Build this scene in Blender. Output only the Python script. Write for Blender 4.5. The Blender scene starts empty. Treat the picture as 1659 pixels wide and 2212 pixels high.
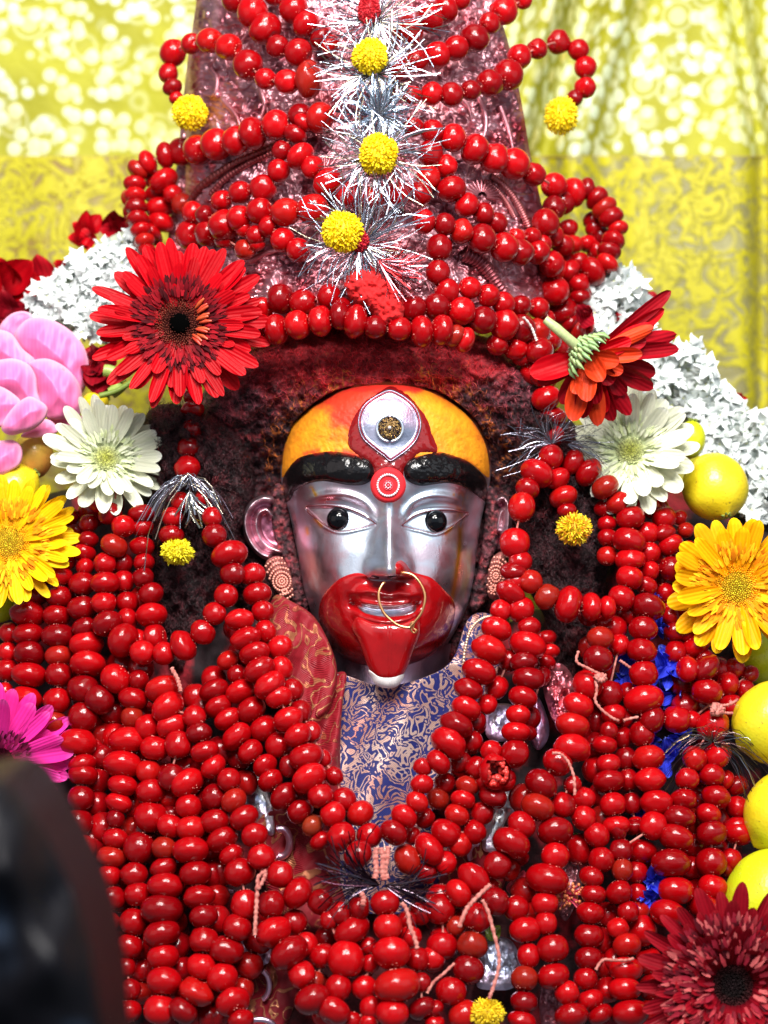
import bpy, math, random
import numpy as np
from mathutils import Vector, Matrix, Quaternion, Euler
random.seed(7); RNG = np.random.default_rng(7)
SC = bpy.context.scene
COL = SC.collection
# ------------------------------------------------------------ camera, world, lamps, exposure
U = 0.00028          # metres per unit of the working grid (1659 x 2212 units across the view at y = 0)
CD = 1.1             # camera distance to the plane y = 0
ZC = 1.0             # camera height
cd = bpy.data.cameras.new("camera"); cam = bpy.data.objects.new("camera", cd); COL.objects.link(cam)
cam.location = (0, -CD, ZC); cam.rotation_euler = (math.pi/2, 0, 0)
cd.sensor_fit = 'VERTICAL'; cd.sensor_height = 24.0; cd.lens = 12.0/(1106*U/CD)
cd.clip_start = 0.02; cd.clip_end = 50
cd.dof.use_dof = True; cd.dof.focus_distance = CD-0.015; cd.dof.aperture_fstop = cd.lens/12.0
SC.camera = cam
w = bpy.data.worlds.new("World"); SC.world = w; w.use_nodes = True
bg = w.node_tree.nodes['Background']; bg.inputs[0].default_value = (0.80, 0.86, 1.0, 1); bg.inputs[1].default_value = 0.17
def lamp(name, loc, target, size, power, col, sy=None):
    l = bpy.data.lights.new(name, 'AREA'); l.shape = 'RECTANGLE'; l.size = size; l.size_y = sy or size
    l.energy = power; l.color = col
    o = bpy.data.objects.new(name, l); COL.objects.link(o); o.location = loc
    o.rotation_euler = (Vector(target)-Vector(loc)).to_track_quat('-Z', 'Y').to_euler()
    return o
lamp("ceiling_lamp", (-0.24, -0.95, 1.80), (0, 0, 0.95), 0.26, 13.0, (1.0, 0.95, 0.92), 0.34)
lamp("ceiling_lamp", (0.20, -1.0, 1.76), (0, 0, 0.95), 0.30, 15.0, (1.0, 0.97, 0.95), 0.24)
lamp("ceiling_lamp", (0.04, -0.75, 2.05), (0, 0, 0.95), 0.34, 13.0, (1.0, 0.95, 0.90), 0.20)
lamp("front_panel", (0.05, -1.7, 1.55), (0, 0, 0.95), 2.4, 4.4, (0.62, 0.82, 1.0), 1.2)  # added soft bluish panel, gives the silver something bright to reflect
lamp("side_fill", (-1.1, -0.9, 1.2), (0, 0, 0.98), 1.0, 2.0, (1.0, 0.86, 0.84))  # added fill from the left, reflected in the silver face side
lamp("side_fill", (1.1, -0.8, 1.3), (0, 0, 0.98), 1.0, 2.4, (0.9, 0.95, 1.0))  # added fill from the right, likewise for the silver
lamp("backdrop_fill", (0.0, -0.15, 2.0), (0, 0.4, 1.25), 0.5, 1.3, (1.0, 0.97, 0.85))  # added light that brightens the backdrop cloth
SC.view_settings.view_transform = 'Standard'; SC.view_settings.look = 'None'
SC.view_settings.exposure = 0.12; SC.view_settings.gamma = 1.0
SC.cycles.use_denoising = True; SC.cycles.max_bounces = 6; SC.cycles.sample_clamp_indirect = 6.0

# ------------------------------------------------------------ helpers
def P(px, py, y):
    """world point seen at grid position px,py when it stands at depth y"""
    s = U*(CD+y)/CD
    return np.stack([(px-829.5)*s, y+0*px, (1106.0-py)*s+ZC], -1) if isinstance(px, np.ndarray) else Vector(((px-829.5)*s, y, (1106.0-py)*s+ZC))
def sm(a, b, x):
    t = np.clip((x-a)/(b-a), 0, 1); return t*t*(3-2*t)
def _h(ix, iy, iz, seed):
    n = (ix.astype(np.int64)*374761393 + iy.astype(np.int64)*668265263 + iz.astype(np.int64)*2147483647 + seed*974634777) & 0x7fffffff
    n = ((n ^ (n >> 13))*1274126177) & 0x7fffffff
    n = ((n ^ (n >> 16))*668265263) & 0x7fffffff
    return (n & 0xffff)/65535.0
def noise(x, y, z=0.0, seed=0):
    x, y, z = np.broadcast_arrays(np.asarray(x, float), np.asarray(y, float), np.asarray(z, float))
    ix, iy, iz = np.floor(x), np.floor(y), np.floor(z); fx, fy, fz = x-ix, y-iy, z-iz
    fx, fy, fz = [f*f*(3-2*f) for f in (fx, fy, fz)]
    r = 0
    for a in (0, 1):
        for b in (0, 1):
            for c in (0, 1):
                r = r + _h(ix+a, iy+b, iz+c, seed)*(fx if a else 1-fx)*(fy if b else 1-fy)*(fz if c else 1-fz)
    return r*2-1
def fbm(x, y, z=0.0, o=4, seed=0):
    r, a, f = 0, 1.0, 1.0
    for k in range(o):
        r = r + a*noise(x*f, y*f, z*f, seed+k); a *= .5; f *= 2.03
    return r
def mesh(name, V, F, col=None, smooth=True):
    """V (n,3); F list of index arrays (each (m,k)) or one"""
    if isinstance(F, np.ndarray): F = [F]
    V = np.asarray(V, np.float32)
    me = bpy.data.meshes.new(name)
    me.vertices.add(len(V)); me.vertices.foreach_set('co', V.ravel())
    loops = np.concatenate([f.ravel() for f in F]).astype(np.int32)
    cnt = np.concatenate([np.full(len(f), f.shape[1]) for f in F]).astype(np.int32)
    st = np.concatenate([[0], np.cumsum(cnt)[:-1]]).astype(np.int32)
    me.loops.add(len(loops)); me.loops.foreach_set('vertex_index', loops)
    me.polygons.add(len(cnt)); me.polygons.foreach_set('loop_start', st); me.polygons.foreach_set('loop_total', cnt)
    me.polygons.foreach_set('use_smooth', np.full(len(cnt), smooth))
    if col is not None:
        c = np.ones((len(V), 4), np.float32); c[:, :3] = col
        at = me.color_attributes.new('Col', 'FLOAT_COLOR', 'POINT'); at.data.foreach_set('color', c.ravel())
    me.update(calc_edges=True); me.validate()
    return me
def obj(name, me, mat=None, parent=None, loc=None, mw=None):
    if mat is not None and not me.materials: me.materials.append(mat)
    o = bpy.data.objects.new(name, me); COL.objects.link(o)
    if parent is not None: o.parent = parent
    if mw is not None: o.matrix_basis = mw
    elif loc is not None: o.location = loc
    return o
def tag(o, label=None, cat=None, group=None, kind=None):
    if label: o['label'] = label
    if cat: o['category'] = cat
    if group: o['group'] = group
    if kind: o['kind'] = kind
    return o
def empty(name, loc=(0, 0, 0), rot=None):
    o = bpy.data.objects.new(name, None); COL.objects.link(o); o.location = loc; o.empty_display_size = .01
    if rot is not None: o.rotation_mode = 'QUATERNION'; o.rotation_quaternion = rot
    return o
def local(V, loc):
    return np.asarray(V)-np.asarray(loc)[None, :]
def smooth_poly(pts, n=6, closed=True):
    pts = np.asarray(pts, float); N = len(pts); out = []
    for i in range(N if closed else N-1):
        if closed: p0, p1, p2, p3 = pts[(i-1) % N], pts[i], pts[(i+1) % N], pts[(i+2) % N]
        else: p0, p1, p2, p3 = pts[max(i-1, 0)], pts[i], pts[i+1], pts[min(i+2, N-1)]
        for t in np.arange(n)/n:
            out.append(.5*((2*p1)+(-p0+p2)*t+(2*p0-5*p1+4*p2-p3)*t*t+(-p0+3*p1-3*p2+p3)*t**3))
    if not closed: out.append(pts[-1])
    return np.array(out)
def seg_dist(x, y, L, closed=False):
    """distance to polyline L, nearest parameter, vector to nearest"""
    best = np.full(x.shape, 1e9); bx = np.zeros_like(x); by = np.zeros_like(x); bt = np.zeros_like(x)
    M = len(L) if closed else len(L)-1
    for i in range(M):
        ax, ay = L[i]; cx, cy = L[(i+1) % len(L)]
        dx, dy = cx-ax, cy-ay; q = dx*dx+dy*dy+1e-12
        t = np.clip(((x-ax)*dx+(y-ay)*dy)/q, 0, 1)
        nx, ny = ax+t*dx, ay+t*dy; d = (x-nx)**2+(y-ny)**2
        m = d < best; best = np.where(m, d, best); bx = np.where(m, nx, bx); by = np.where(m, ny, by); bt = np.where(m, i+t, bt)
    return np.sqrt(best), bx, by, bt/max(M, 1)
def inside(x, y, L):
    c = np.zeros(x.shape, bool); N = len(L)
    for i in range(N):
        x1, y1 = L[i]; x2, y2 = L[(i+1) % N]
        if y1 == y2: continue
        m = ((y1 > y) != (y2 > y)) & (x < (x2-x1)*(y-y1)/(y2-y1)+x1)
        c ^= m
    return c
def patch(poly, Yf, step=2.0, smooth=6, col=None, back=0.0):
    """sheet of quads inside an outline; Yf(px,py,d) gives its depth, d = distance in from the edge; the edge is snapped"""
    L = smooth_poly(poly, smooth) if smooth else np.asarray(poly, float)
    x0, y0 = L.min(0)-step; x1, y1 = L.max(0)+step
    xs = np.arange(x0, x1+step, step); ys = np.arange(y0, y1+step, step)
    X, Y = np.meshgrid(xs, ys); ins = inside(X, Y, L); d, bx, by, _ = seg_dist(X, Y, L, True)
    cell = ins[:-1, :-1] | ins[1:, :-1] | ins[:-1, 1:] | ins[1:, 1:]
    X = np.where(ins, X, bx); Y = np.where(ins, Y, by); d = np.where(ins, d, 0)
    idx = np.arange(X.size).reshape(X.shape)
    F = np.stack([idx[:-1, :-1], idx[1:, :-1], idx[1:, 1:], idx[:-1, 1:]], -1)[cell]
    used = np.unique(F); rm = np.full(X.size, -1); rm[used] = np.arange(len(used)); F = rm[F]
    px, py, dd = X.ravel()[used], Y.ravel()[used], d.ravel()[used]
    V = P(px, py, Yf(px, py, dd))
    c = col(px, py, dd) if col else None
    if back:                                   # a rim turned back from the edge gives the sheet its thickness
        from collections import defaultdict
        E = np.concatenate([F[:, [0, 1]], F[:, [1, 2]], F[:, [2, 3]], F[:, [3, 0]]])
        key = np.sort(E, 1); k = key[:, 0].astype(np.int64)*10**7+key[:, 1]
        u, inv, cnt = np.unique(k, return_inverse=True, return_counts=True)
        B = E[cnt[inv] == 1]; ring = np.unique(B); m2 = {v: len(V)+i for i, v in enumerate(ring)}
        Vb = V[ring].copy(); Vb[:, 1] += back
        V = np.concatenate([V, Vb]); F2 = np.array([[b, a, m2[a], m2[b]] for a, b in B])
        F = [F, F2]
        if c is not None: c = np.concatenate([c, c[ring]])
    return V, F, c
class MB:
    def __init__(s): s.V = []; s.F3 = []; s.F4 = []; s.C = []; s.n = 0
    def add(s, V, F, col=(1, 1, 1)):
        V = np.asarray(V, float); F = np.asarray(F)
        (s.F3 if F.shape[1] == 3 else s.F4).append(F+s.n); s.V.append(V)
        c = np.asarray(col, float); s.C.append(np.broadcast_to(c, (len(V), 3)) if c.ndim == 1 else c); s.n += len(V)
    def tube(s, pts, r, sides=5, col=(1, 1, 1), flat=1.0, cap=False):
        pts = np.asarray(pts, float); n = len(pts); r = np.broadcast_to(np.asarray(r, float), (n,))
        T = np.gradient(pts, axis=0); T /= np.linalg.norm(T, axis=1)[:, None]+1e-12
        up = np.array([0, 0, 1.0]) if abs(T[0][2]) < .9 else np.array([1.0, 0, 0])
        N = np.cross(T, up); N /= np.linalg.norm(N, axis=1)[:, None]+1e-12; B = np.cross(T, N)
        a = np.arange(sides)*2*math.pi/sides
        V = pts[:, None, :]+r[:, None, None]*(np.cos(a)[None, :, None]*N[:, None, :]+flat*np.sin(a)[None, :, None]*B[:, None, :])
        i = np.arange(n-1)[:, None]; j = np.arange(sides)[None, :]; k = (j+1) % sides
        F = np.stack([i*sides+j+0*k, i*sides+k, (i+1)*sides+k, (i+1)*sides+j], -1).reshape(-1, 4)
        s.add(V.reshape(-1, 3), F, col)
    def ribbon(s, pts, wd, nrm, col=(1, 1, 1)):
        pts = np.asarray(pts, float); n = len(pts); T = np.gradient(pts, axis=0)
        S = np.cross(T, nrm); S /= np.linalg.norm(S, axis=1)[:, None]+1e-12
        wd = np.broadcast_to(np.asarray(wd, float), (n,))[:, None]
        V = np.stack([pts-S*wd/2, pts+S*wd/2], 1).reshape(-1, 3); i = np.arange(n-1)*2
        s.add(V, np.stack([i, i+1, i+3, i+2], -1), col)
    def sphere(s, c, r, col=(1, 1, 1), seg=6, rings=4, sc=(1, 1, 1)):
        V, F = usphere(seg, rings); s.add(V*np.asarray(sc)*r+np.asarray(c), F, col)
    def mesh(s, name, smooth=True):
        F = ([np.concatenate(s.F3)] if s.F3 else [])+([np.concatenate(s.F4)] if s.F4 else [])
        return mesh(name, np.concatenate(s.V), F, np.concatenate(s.C), smooth)
_us = {}
def usphere(seg, rings):
    if (seg, rings) not in _us:
        th = np.linspace(0, math.pi, rings+1); ph = np.arange(seg)*2*math.pi/seg
        V = np.stack([np.sin(th)[:, None]*np.cos(ph), np.sin(th)[:, None]*np.sin(ph), np.cos(th)[:, None]+0*ph], -1).reshape(-1, 3)
        i = np.arange(rings)[:, None]; j = np.arange(seg)[None, :]; k = (j+1) % seg
        F = np.stack([i*seg+j+0*k, (i+1)*seg+j, (i+1)*seg+k, i*seg+k], -1).reshape(-1, 4)
        _us[(seg, rings)] = (V, F)
    return _us[(seg, rings)]

# ------------------------------------------------------------ materials
class NT:
    def __init__(s, name):
        s.m = bpy.data.materials.new(name); s.m.use_nodes = True; s.t = s.m.node_tree; s.b = s.t.nodes['Principled BSDF']; s.out = s.t.nodes['Material Output']
    def n(s, t, **k):
        x = s.t.nodes.new(t)
        for a, v in k.items():
            if a.startswith('i_'):
                key = a[2:]; key = int(key) if key.isdigit() else key.replace('_', ' ')
                if hasattr(v, 'links') or isinstance(v, bpy.types.NodeSocket): s.t.links.new(v, x.inputs[key])
                else: x.inputs[key].default_value = v
            else: setattr(x, a, v)
        return x
    def l(s, a, b): s.t.links.new(a, b)
    def set(s, **k):
        for a, v in k.items():
            i = s.b.inputs[a.replace('_', ' ')]
            if isinstance(v, bpy.types.NodeSocket): s.t.links.new(v, i)
            else: i.default_value = v
        return s
    def coord(s, out='Object'): return s.n('ShaderNodeTexCoord').outputs[out]
    def noise(s, scale, vec=None, detail=4, rough=.55, dist=0.0):
        x = s.n('ShaderNodeTexNoise'); x.inputs['Scale'].default_value = scale; x.inputs['Detail'].default_value = detail
        x.inputs['Roughness'].default_value = rough; x.inputs['Distortion'].default_value = dist
        s.l(vec if vec is not None else s.coord(), x.inputs['Vector']); return x.outputs['Fac']
    def vor(s, scale, vec=None, feature='F1', rand=1.0):
        x = s.n('ShaderNodeTexVoronoi', feature=feature); x.inputs['Scale'].default_value = scale; x.inputs['Randomness'].default_value = rand
        s.l(vec if vec is not None else s.coord(), x.inputs['Vector']); return x
    def ramp(s, fac, stops, interp='LINEAR'):
        x = s.n('ShaderNodeValToRGB'); r = x.color_ramp; r.interpolation = interp
        while len(r.elements) < len(stops): r.elements.new(.5)
        for e, (p, c) in zip(r.elements, stops):
            e.position = p; e.color = (*c, 1) if len(c) == 3 else c
        s.l(fac, x.inputs[0]); return x.outputs[0]
    def mix(s, fac, a, b, mode='MIX'):
        x = s.n('ShaderNodeMix', data_type='RGBA', blend_type=mode)
        for i, v in ((0, fac), (6, a), (7, b)):
            if isinstance(v, bpy.types.NodeSocket): s.l(v, x.inputs[i])
            else: x.inputs[i].default_value = (*v, 1) if isinstance(v, tuple) and len(v) == 3 else v
        return x.outputs[2]
    def math(s, op, a, b=0.0):
        x = s.n('ShaderNodeMath', operation=op)
        for i, v in enumerate((a, b)):
            if isinstance(v, bpy.types.NodeSocket): s.l(v, x.inputs[i])
            else: x.inputs[i].default_value = v
        return x.outputs[0]
    def bump(s, h, strength=.3, dist=.001, normal=None):
        x = s.n('ShaderNodeBump'); x.inputs['Strength'].default_value = strength; x.inputs['Distance'].default_value = dist
        s.l(h, x.inputs['Height'])
        if normal is not None: s.l(normal, x.inputs['Normal'])
        return x.outputs[0]
    def attr(s, name='Col'): return s.n('ShaderNodeVertexColor', layer_name=name).outputs[0]
    def orand(s): return s.n('ShaderNodeObjectInfo').outputs['Random']
def simple(name, col, rough=.5, metal=0.0, **k):
    m = NT(name); m.set(Base_Color=(*col, 1), Roughness=rough, Metallic=metal)
    for a, v in k.items(): m.set(**{a: v})
    return m
def mat_berry(name, stops, rough=.2):
    m = NT(name); r = m.orand()
    base = m.ramp(r, stops)
    n1 = m.noise(1.6, detail=3); base = m.mix(m.math('MULTIPLY', n1, .5), base, (0.22, 0.002, 0.003))
    sp = m.vor(9.0, feature='F1'); f = m.ramp(sp.outputs['Distance'], [(0, (1, 1, 1)), (.13, (0, 0, 0))])
    g = m.ramp(m.noise(3.1, detail=1), [(.52, (0, 0, 0)), (.62, (1, 1, 1))])
    base = m.mix(m.math('MULTIPLY', m.math('MULTIPLY', f, g), .45), base, (0.70, 0.16, 0.13))
    rg = m.ramp(m.noise(4.0, detail=4), [(.3, (.10,)*3), (.75, (.24,)*3)])
    nb = m.noise(5.0, detail=6, rough=.7)
    wet = m.bump(m.noise(2.6, detail=3, rough=.6), .035, .10); m.set(Coat_Normal=wet)
    m.set(Base_Color=base, Roughness=rg, Coat_Weight=.4, Coat_Roughness=.03, Coat_IOR=1.45, Specular_IOR_Level=.2, Normal=m.bump(nb, .06, .03))
    m.set(Subsurface_Weight=.25, Subsurface_Scale=.004, Subsurface_Radius=(1.0, .08, .05))
    return m.m
M_BERRY = mat_berry('berry_red', [(0, (0.14, 0.0004, 0.002)), (.25, (0.26, 0.0006, 0.002)), (.6, (0.35, 0.001, 0.003)), (.9, (0.46, 0.002, 0.004)), (.97, (0.36, 0.006, 0.004)), (1, (0.24, 0.012, 0.005))])
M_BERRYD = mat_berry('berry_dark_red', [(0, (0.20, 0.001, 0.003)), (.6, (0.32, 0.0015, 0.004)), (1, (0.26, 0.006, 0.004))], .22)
M_BROWNB = mat_berry('berry_brownish', [(0, (0.22, 0.03, 0.01)), (1, (0.30, 0.035, 0.012))], .22)
M_THREAD = NT('pink_cotton_thread'); M_THREAD.set(Base_Color=M_THREAD.ramp(M_THREAD.noise(400), [(.3, (.28, .05, .04)), (.7, (.62, .24, .20))]), Roughness=.9); M_THREAD = M_THREAD.m
def mat_col(name, rough=.6, bump=0, bs=900, bd=.0006, metal=0.0, coat=0.0, sheen=0.0, vary=.25, vs=500, spec=None):
    m = NT(name); c = m.attr(); f = m.noise(vs, detail=5)
    c2 = m.mix(vary, c, m.ramp(f, [(.3, (0.15, .15, .15)), (.75, (1.35, 1.35, 1.35))]), 'MULTIPLY')
    m.set(Base_Color=c2, Roughness=rough, Metallic=metal, Coat_Weight=coat, Coat_Roughness=.08)
    if sheen: m.set(Sheen_Weight=sheen)
    if spec is not None: m.set(Specular_IOR_Level=spec)
    if bump: m.set(Normal=m.bump(m.noise(bs, detail=6, rough=.7), bump, bd))
    return m.m
M_MAT = mat_col('matte_coloured', .75, spec=.12)
M_SATIN = mat_col('satin_coloured', .35, .2, 700)
M_HAIR = mat_col('maroon_hair', .75, .8, 600, .0015, vary=.8, vs=420)
M_FIBRE = mat_col('maroon_hair_fibre', .5, vary=.2)
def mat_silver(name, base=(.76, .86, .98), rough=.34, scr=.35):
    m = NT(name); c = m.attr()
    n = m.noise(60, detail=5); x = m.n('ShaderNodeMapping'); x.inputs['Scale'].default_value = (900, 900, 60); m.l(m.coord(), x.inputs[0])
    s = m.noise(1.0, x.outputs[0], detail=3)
    base_c = m.mix(m.ramp(m.noise(35, detail=5, dist=.6), [(.44, (0, 0, 0)), (.60, (.85, .85, .85))]), (*base,), tuple(base[k]*(.98, .66, .66)[k] for k in range(3)))  # pinkish patches paint warm reflections into the silver colour
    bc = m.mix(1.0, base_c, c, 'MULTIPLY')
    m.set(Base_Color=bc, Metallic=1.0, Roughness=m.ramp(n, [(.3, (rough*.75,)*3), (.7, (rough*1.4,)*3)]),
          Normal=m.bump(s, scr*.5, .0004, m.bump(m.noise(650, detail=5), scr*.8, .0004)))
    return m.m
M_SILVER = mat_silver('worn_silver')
M_PINKSILVER = mat_silver('pink_stained_silver', (.60, .38, .40), .45, .7)
def mat_petal(name, c0, c1, tip, stripe=.25, rough=.45, freq=30, transl=.12):
    m = NT(name); g = m.coord('Generated'); sep = m.n('ShaderNodeSeparateXYZ'); m.l(g, sep.inputs[0])
    c = m.ramp(sep.outputs[0], [(0, c0), (.3, c1), (.85, c1), (1, tip)])
    wv = m.math('SINE', m.math('MULTIPLY', sep.outputs[1], freq))
    nn = m.noise(300, detail=3)
    hv = m.math('ADD', m.math('MULTIPLY', wv, .5), nn)
    r = m.orand(); dk = m.ramp(r, [(0, (.72, .72, .72)), (1, (1.1, 1.1, 1.1))])
    c = m.mix(1.0, c, dk, 'MULTIPLY')
    c = m.mix(m.math('MULTIPLY', m.ramp(hv, [(.2, (0, 0, 0)), (1.0, (1, 1, 1))]), stripe), c, tuple(v*.45 for v in c1))
    m.set(Base_Color=c, Roughness=rough, Specular_IOR_Level=.10, Normal=m.bump(hv, .35, .0006))
    if transl:
        t = m.n('ShaderNodeBsdfTranslucent'); m.l(c, t.inputs[0]); mx = m.n('ShaderNodeMixShader'); mx.inputs[0].default_value = transl
        m.l(m.b.outputs[0], mx.inputs[1]); m.l(t.outputs[0], mx.inputs[2]); m.l(mx.outputs[0], m.out.inputs[0])
    return m.m
# ------------------------------------------------------------ the silver head
def Z(x, y): return (493.7+x*.3968, 795.5+y*.3968)      # working grid from measurements taken on the face
def ZP(s): return np.array([Z(*map(float, p.split(','))) for p in s.split()])
HW = np.array([(824, 6), (829, 70), (839, 108), (863, 152), (882, 176), (911, 202), (954, 219), (1018, 227), (1041, 225), (1080, 217), (1113, 208), (1192, 194), (1272, 181), (1331, 162), (1371, 141), (1400, 122), (1418, 106), (1440, 78), (1452, 50), (1460, 10)], float)
HD = np.array([(824, .044), (839, .053), (863, .059), (911, .0625), (954, .063), (1018, .066), (1100, .063), (1200, .063), (1300, .062), (1371, .058), (1400, .053), (1418, .046), (1440, .033), (1452, .024), (1460, .014)], float)
CX = np.array([(824, 833), (950, 834), (1050, 833), (1200, 836), (1300, 838), (1460, 836)], float)
YC = 0.055
def cr(tab, v):
    x, y = tab[:, 0], tab[:, 1]; v = np.clip(v, x[0], x[-1]); i = np.clip(np.searchsorted(x, v)-1, 0, len(x)-2)
    h = x[i+1]-x[i]; t = (v-x[i])/h
    m = np.gradient(y, x); a, b = m[i]*h, m[i+1]*h; p, q = y[i], y[i+1]
    return (2*t**3-3*t*t+1)*p+(t**3-2*t*t+t)*a+(-2*t**3+3*t*t)*q+(t**3-t*t)*b
def G(x, y, cx, cy, sx, sy): return np.exp(-((x-cx)/sx)**2/2-((y-cy)/sy)**2/2)
EYE_L = ZP("420,757 540,752 640,765 730,800 800,845 700,876 600,890 520,856 470,810")
EYE_R = ZP("945,855 1010,805 1100,778 1210,775 1305,790 1225,855 1130,900 1050,884 985,870")
LID_L = ZP("430,748 540,742 640,752 740,792 806,850"); LID_R = ZP("938,858 1010,790 1100,766 1210,766 1308,784")
FOLD_L = ZP("430,720 520,690 640,690 740,730 795,800"); FOLD_R = ZP("945,805 1010,730 1110,695 1220,705 1300,745")
def features(x, y):
    f = 0
    k = sm(1052, 1235, y); cut = 1-sm(1242, 1252, y); st = sm(1035, 1075, y)
    f = f + st*cut*((.0035+.0125*k**1.2)*np.exp(-((x-841)/(12+9*k))**2/2) + .0055*np.exp(-((x-840)/(24+10*k))**2/2))
    f = f + .0060*G(x, y, 808, 1230, 11, 13)*cut+.0060*G(x, y, 870, 1228, 11, 13)*cut+.004*G(x, y, 840, 1228, 14, 12)*cut
    f = f - .003*G(x, y, 838, 1258, 30, 7)
    for (ex, ey, sgn, E, L, Fo) in ((738, 1120, 1, EYE_L, LID_L, FOLD_L), (940, 1124, -1, EYE_R, LID_R, FOLD_R)):
        f = f - .0055*G(x, y, ex+sgn*25, ey-8, 62, 34)
        f = f + .0045*G(x, y, ex, ey+2, 50, 22)
        d, _, _, _ = seg_dist(x, y, smooth_poly(E, 4), True); ins = inside(x, y, smooth_poly(E, 4))
        f = f - .0012*np.where(ins, sm(0, 5, d), 0) + .0007*np.exp(-((d-2)/3.0)**2)*np.where(ins, 0, 1)
        d, _, _, t = seg_dist(x, y, smooth_poly(L, 5, False)); f = f - .0010*np.exp(-(d/2.2)**2)
        d, _, _, t = seg_dist(x, y, smooth_poly(Fo, 5, False)); f = f + .0032*np.exp(-(d/9.0)**2)*np.sin(np.clip(t, .04, .96)*math.pi)**.5
    f = f + .0045*G(x, y, 722, 1205, 48, 50)+.0045*G(x, y, 957, 1205, 48, 50)
    f = f + .006*G(x, y, 838, 1305, 70, 55)
    for pts, h, sg in (("680,1225 760,1212 830,1225 880,1235 930,1225 1020,1240", .0045, 9), ("690,1268 800,1285 900,1290 1010,1272", .0025, 5), ("715,1352 800,1378 880,1385 960,1372 1015,1350", .0050, 9)):
        d, _, _, t = seg_dist(x, y, smooth_poly(ZP(pts), 5, False)); f = f + h*np.exp(-(d/sg)**2)*np.sin(np.clip(t, .05, .95)*math.pi)**.6
    d, _, _, t = seg_dist(x, y, smooth_poly(ZP("680,1285 770,1318 860,1328 950,1318 1020,1290"), 5, False)); f = f - .0055*np.exp(-(d/8.0)**2)
    f = f - .004*G(x, y, 763, 1297, 9, 12)-.004*G(x, y, 903, 1300, 9, 12)
    d, _, _, _ = seg_dist(x, y, smooth_poly(ZP("610,1160 570,1260 600,1380 680,1490"), 5, False)); f = f + .0018*np.exp(-(d/30)**2)
    d, _, _, _ = seg_dist(x, y, smooth_poly(ZP("1090,1170 1140,1270 1120,1390 1050,1500"), 5, False)); f = f + .0018*np.exp(-(d/30)**2)
    d, _, _, _ = seg_dist(x, y, smooth_poly(ZP("690,1180 640,1270 680,1380"), 5, False)); f = f - .0007*np.exp(-(d/9)**2)
    d, _, _, _ = seg_dist(x, y, smooth_poly(ZP("1010,1180 1070,1270 1030,1390"), 5, False)); f = f - .0007*np.exp(-(d/9)**2)
    f = f + .006*G(x, y, 836, 1412, 46, 20)
    return f
def headY(x, y):
    s = np.clip((x-cr(CX, y))/np.maximum(cr(HW, y), 1), -1, 1)
    fade = sm(1.0, .80, np.abs(s)) if False else 1-sm(.80, 1.0, np.abs(s))
    return YC - cr(HD, y)*np.sqrt(np.clip(1-np.abs(s)**2.4, 0, 1)) - features(x, y)*fade
head = empty('silver_idol_head', P(836, 1440, YC))
tag(head, 'silver deity head with orange forehead, red lacquered mouth and long red tongue', 'idol head')
def hpart(name, V, F, c, mat, parent=head): return obj(name, mesh(name, local(V, head.location), F, c), mat, parent)
nv, nt = 330, 300
vv = np.linspace(824.2, 1459.8, nv); th = np.linspace(-math.pi/2, math.pi/2, nt)
VV, TH = np.meshgrid(vv, th, indexing='ij'); XX = cr(CX, VV)+cr(HW, VV)*np.sin(TH)
YY = headY(XX.ravel(), VV.ravel()).reshape(XX.shape)
yb = YC+.03                                               # the head goes on behind its widest line
X2 = np.concatenate([cr(CX, vv)[:, None]-cr(HW, vv)[:, None]*.9, XX, cr(CX, vv)[:, None]+cr(HW, vv)[:, None]*.9], 1)
Y2 = np.concatenate([np.full((nv, 1), yb), YY, np.full((nv, 1), yb)], 1); V2 = np.repeat(vv[:, None], nt+2, 1)
idx = np.arange(X2.size).reshape(X2.shape)
F = np.stack([idx[:-1, :-1], idx[1:, :-1], idx[1:, 1:], idx[:-1, 1:]], -1).reshape(-1, 4)
xf, yf = X2.ravel(), V2.ravel()
def face_col(x, y):
    c = np.ones((len(x), 3))
    n = fbm(x/14, y/40, 0, 4, 5)
    # turmeric runs down the right cheek edge and a few flecks at the left eye
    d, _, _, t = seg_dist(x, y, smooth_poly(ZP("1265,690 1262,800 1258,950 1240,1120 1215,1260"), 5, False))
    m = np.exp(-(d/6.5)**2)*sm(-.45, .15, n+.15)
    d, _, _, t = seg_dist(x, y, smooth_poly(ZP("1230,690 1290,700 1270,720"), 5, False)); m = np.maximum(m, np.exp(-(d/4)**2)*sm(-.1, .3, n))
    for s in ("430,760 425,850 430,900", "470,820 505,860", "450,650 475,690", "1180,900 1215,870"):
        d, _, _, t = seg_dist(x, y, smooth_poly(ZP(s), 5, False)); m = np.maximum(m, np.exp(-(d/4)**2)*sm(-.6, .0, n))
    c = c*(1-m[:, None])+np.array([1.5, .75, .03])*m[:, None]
    e = (sm(1012, 1000, y)*.9)[:, None]; c = c*(1-e)+np.array([.75, .20, .01])*e
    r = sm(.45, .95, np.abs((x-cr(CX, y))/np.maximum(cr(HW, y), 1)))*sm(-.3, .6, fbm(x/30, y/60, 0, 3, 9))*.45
    c = c*(1-r[:, None])+np.array([.85, .36, .38])*r[:, None]  # red reflections towards the face sides, put into the colour
    return c
hpart('face', P(xf, yf, Y2.ravel()), F, face_col(xf, yf), M_SILVER)
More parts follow.
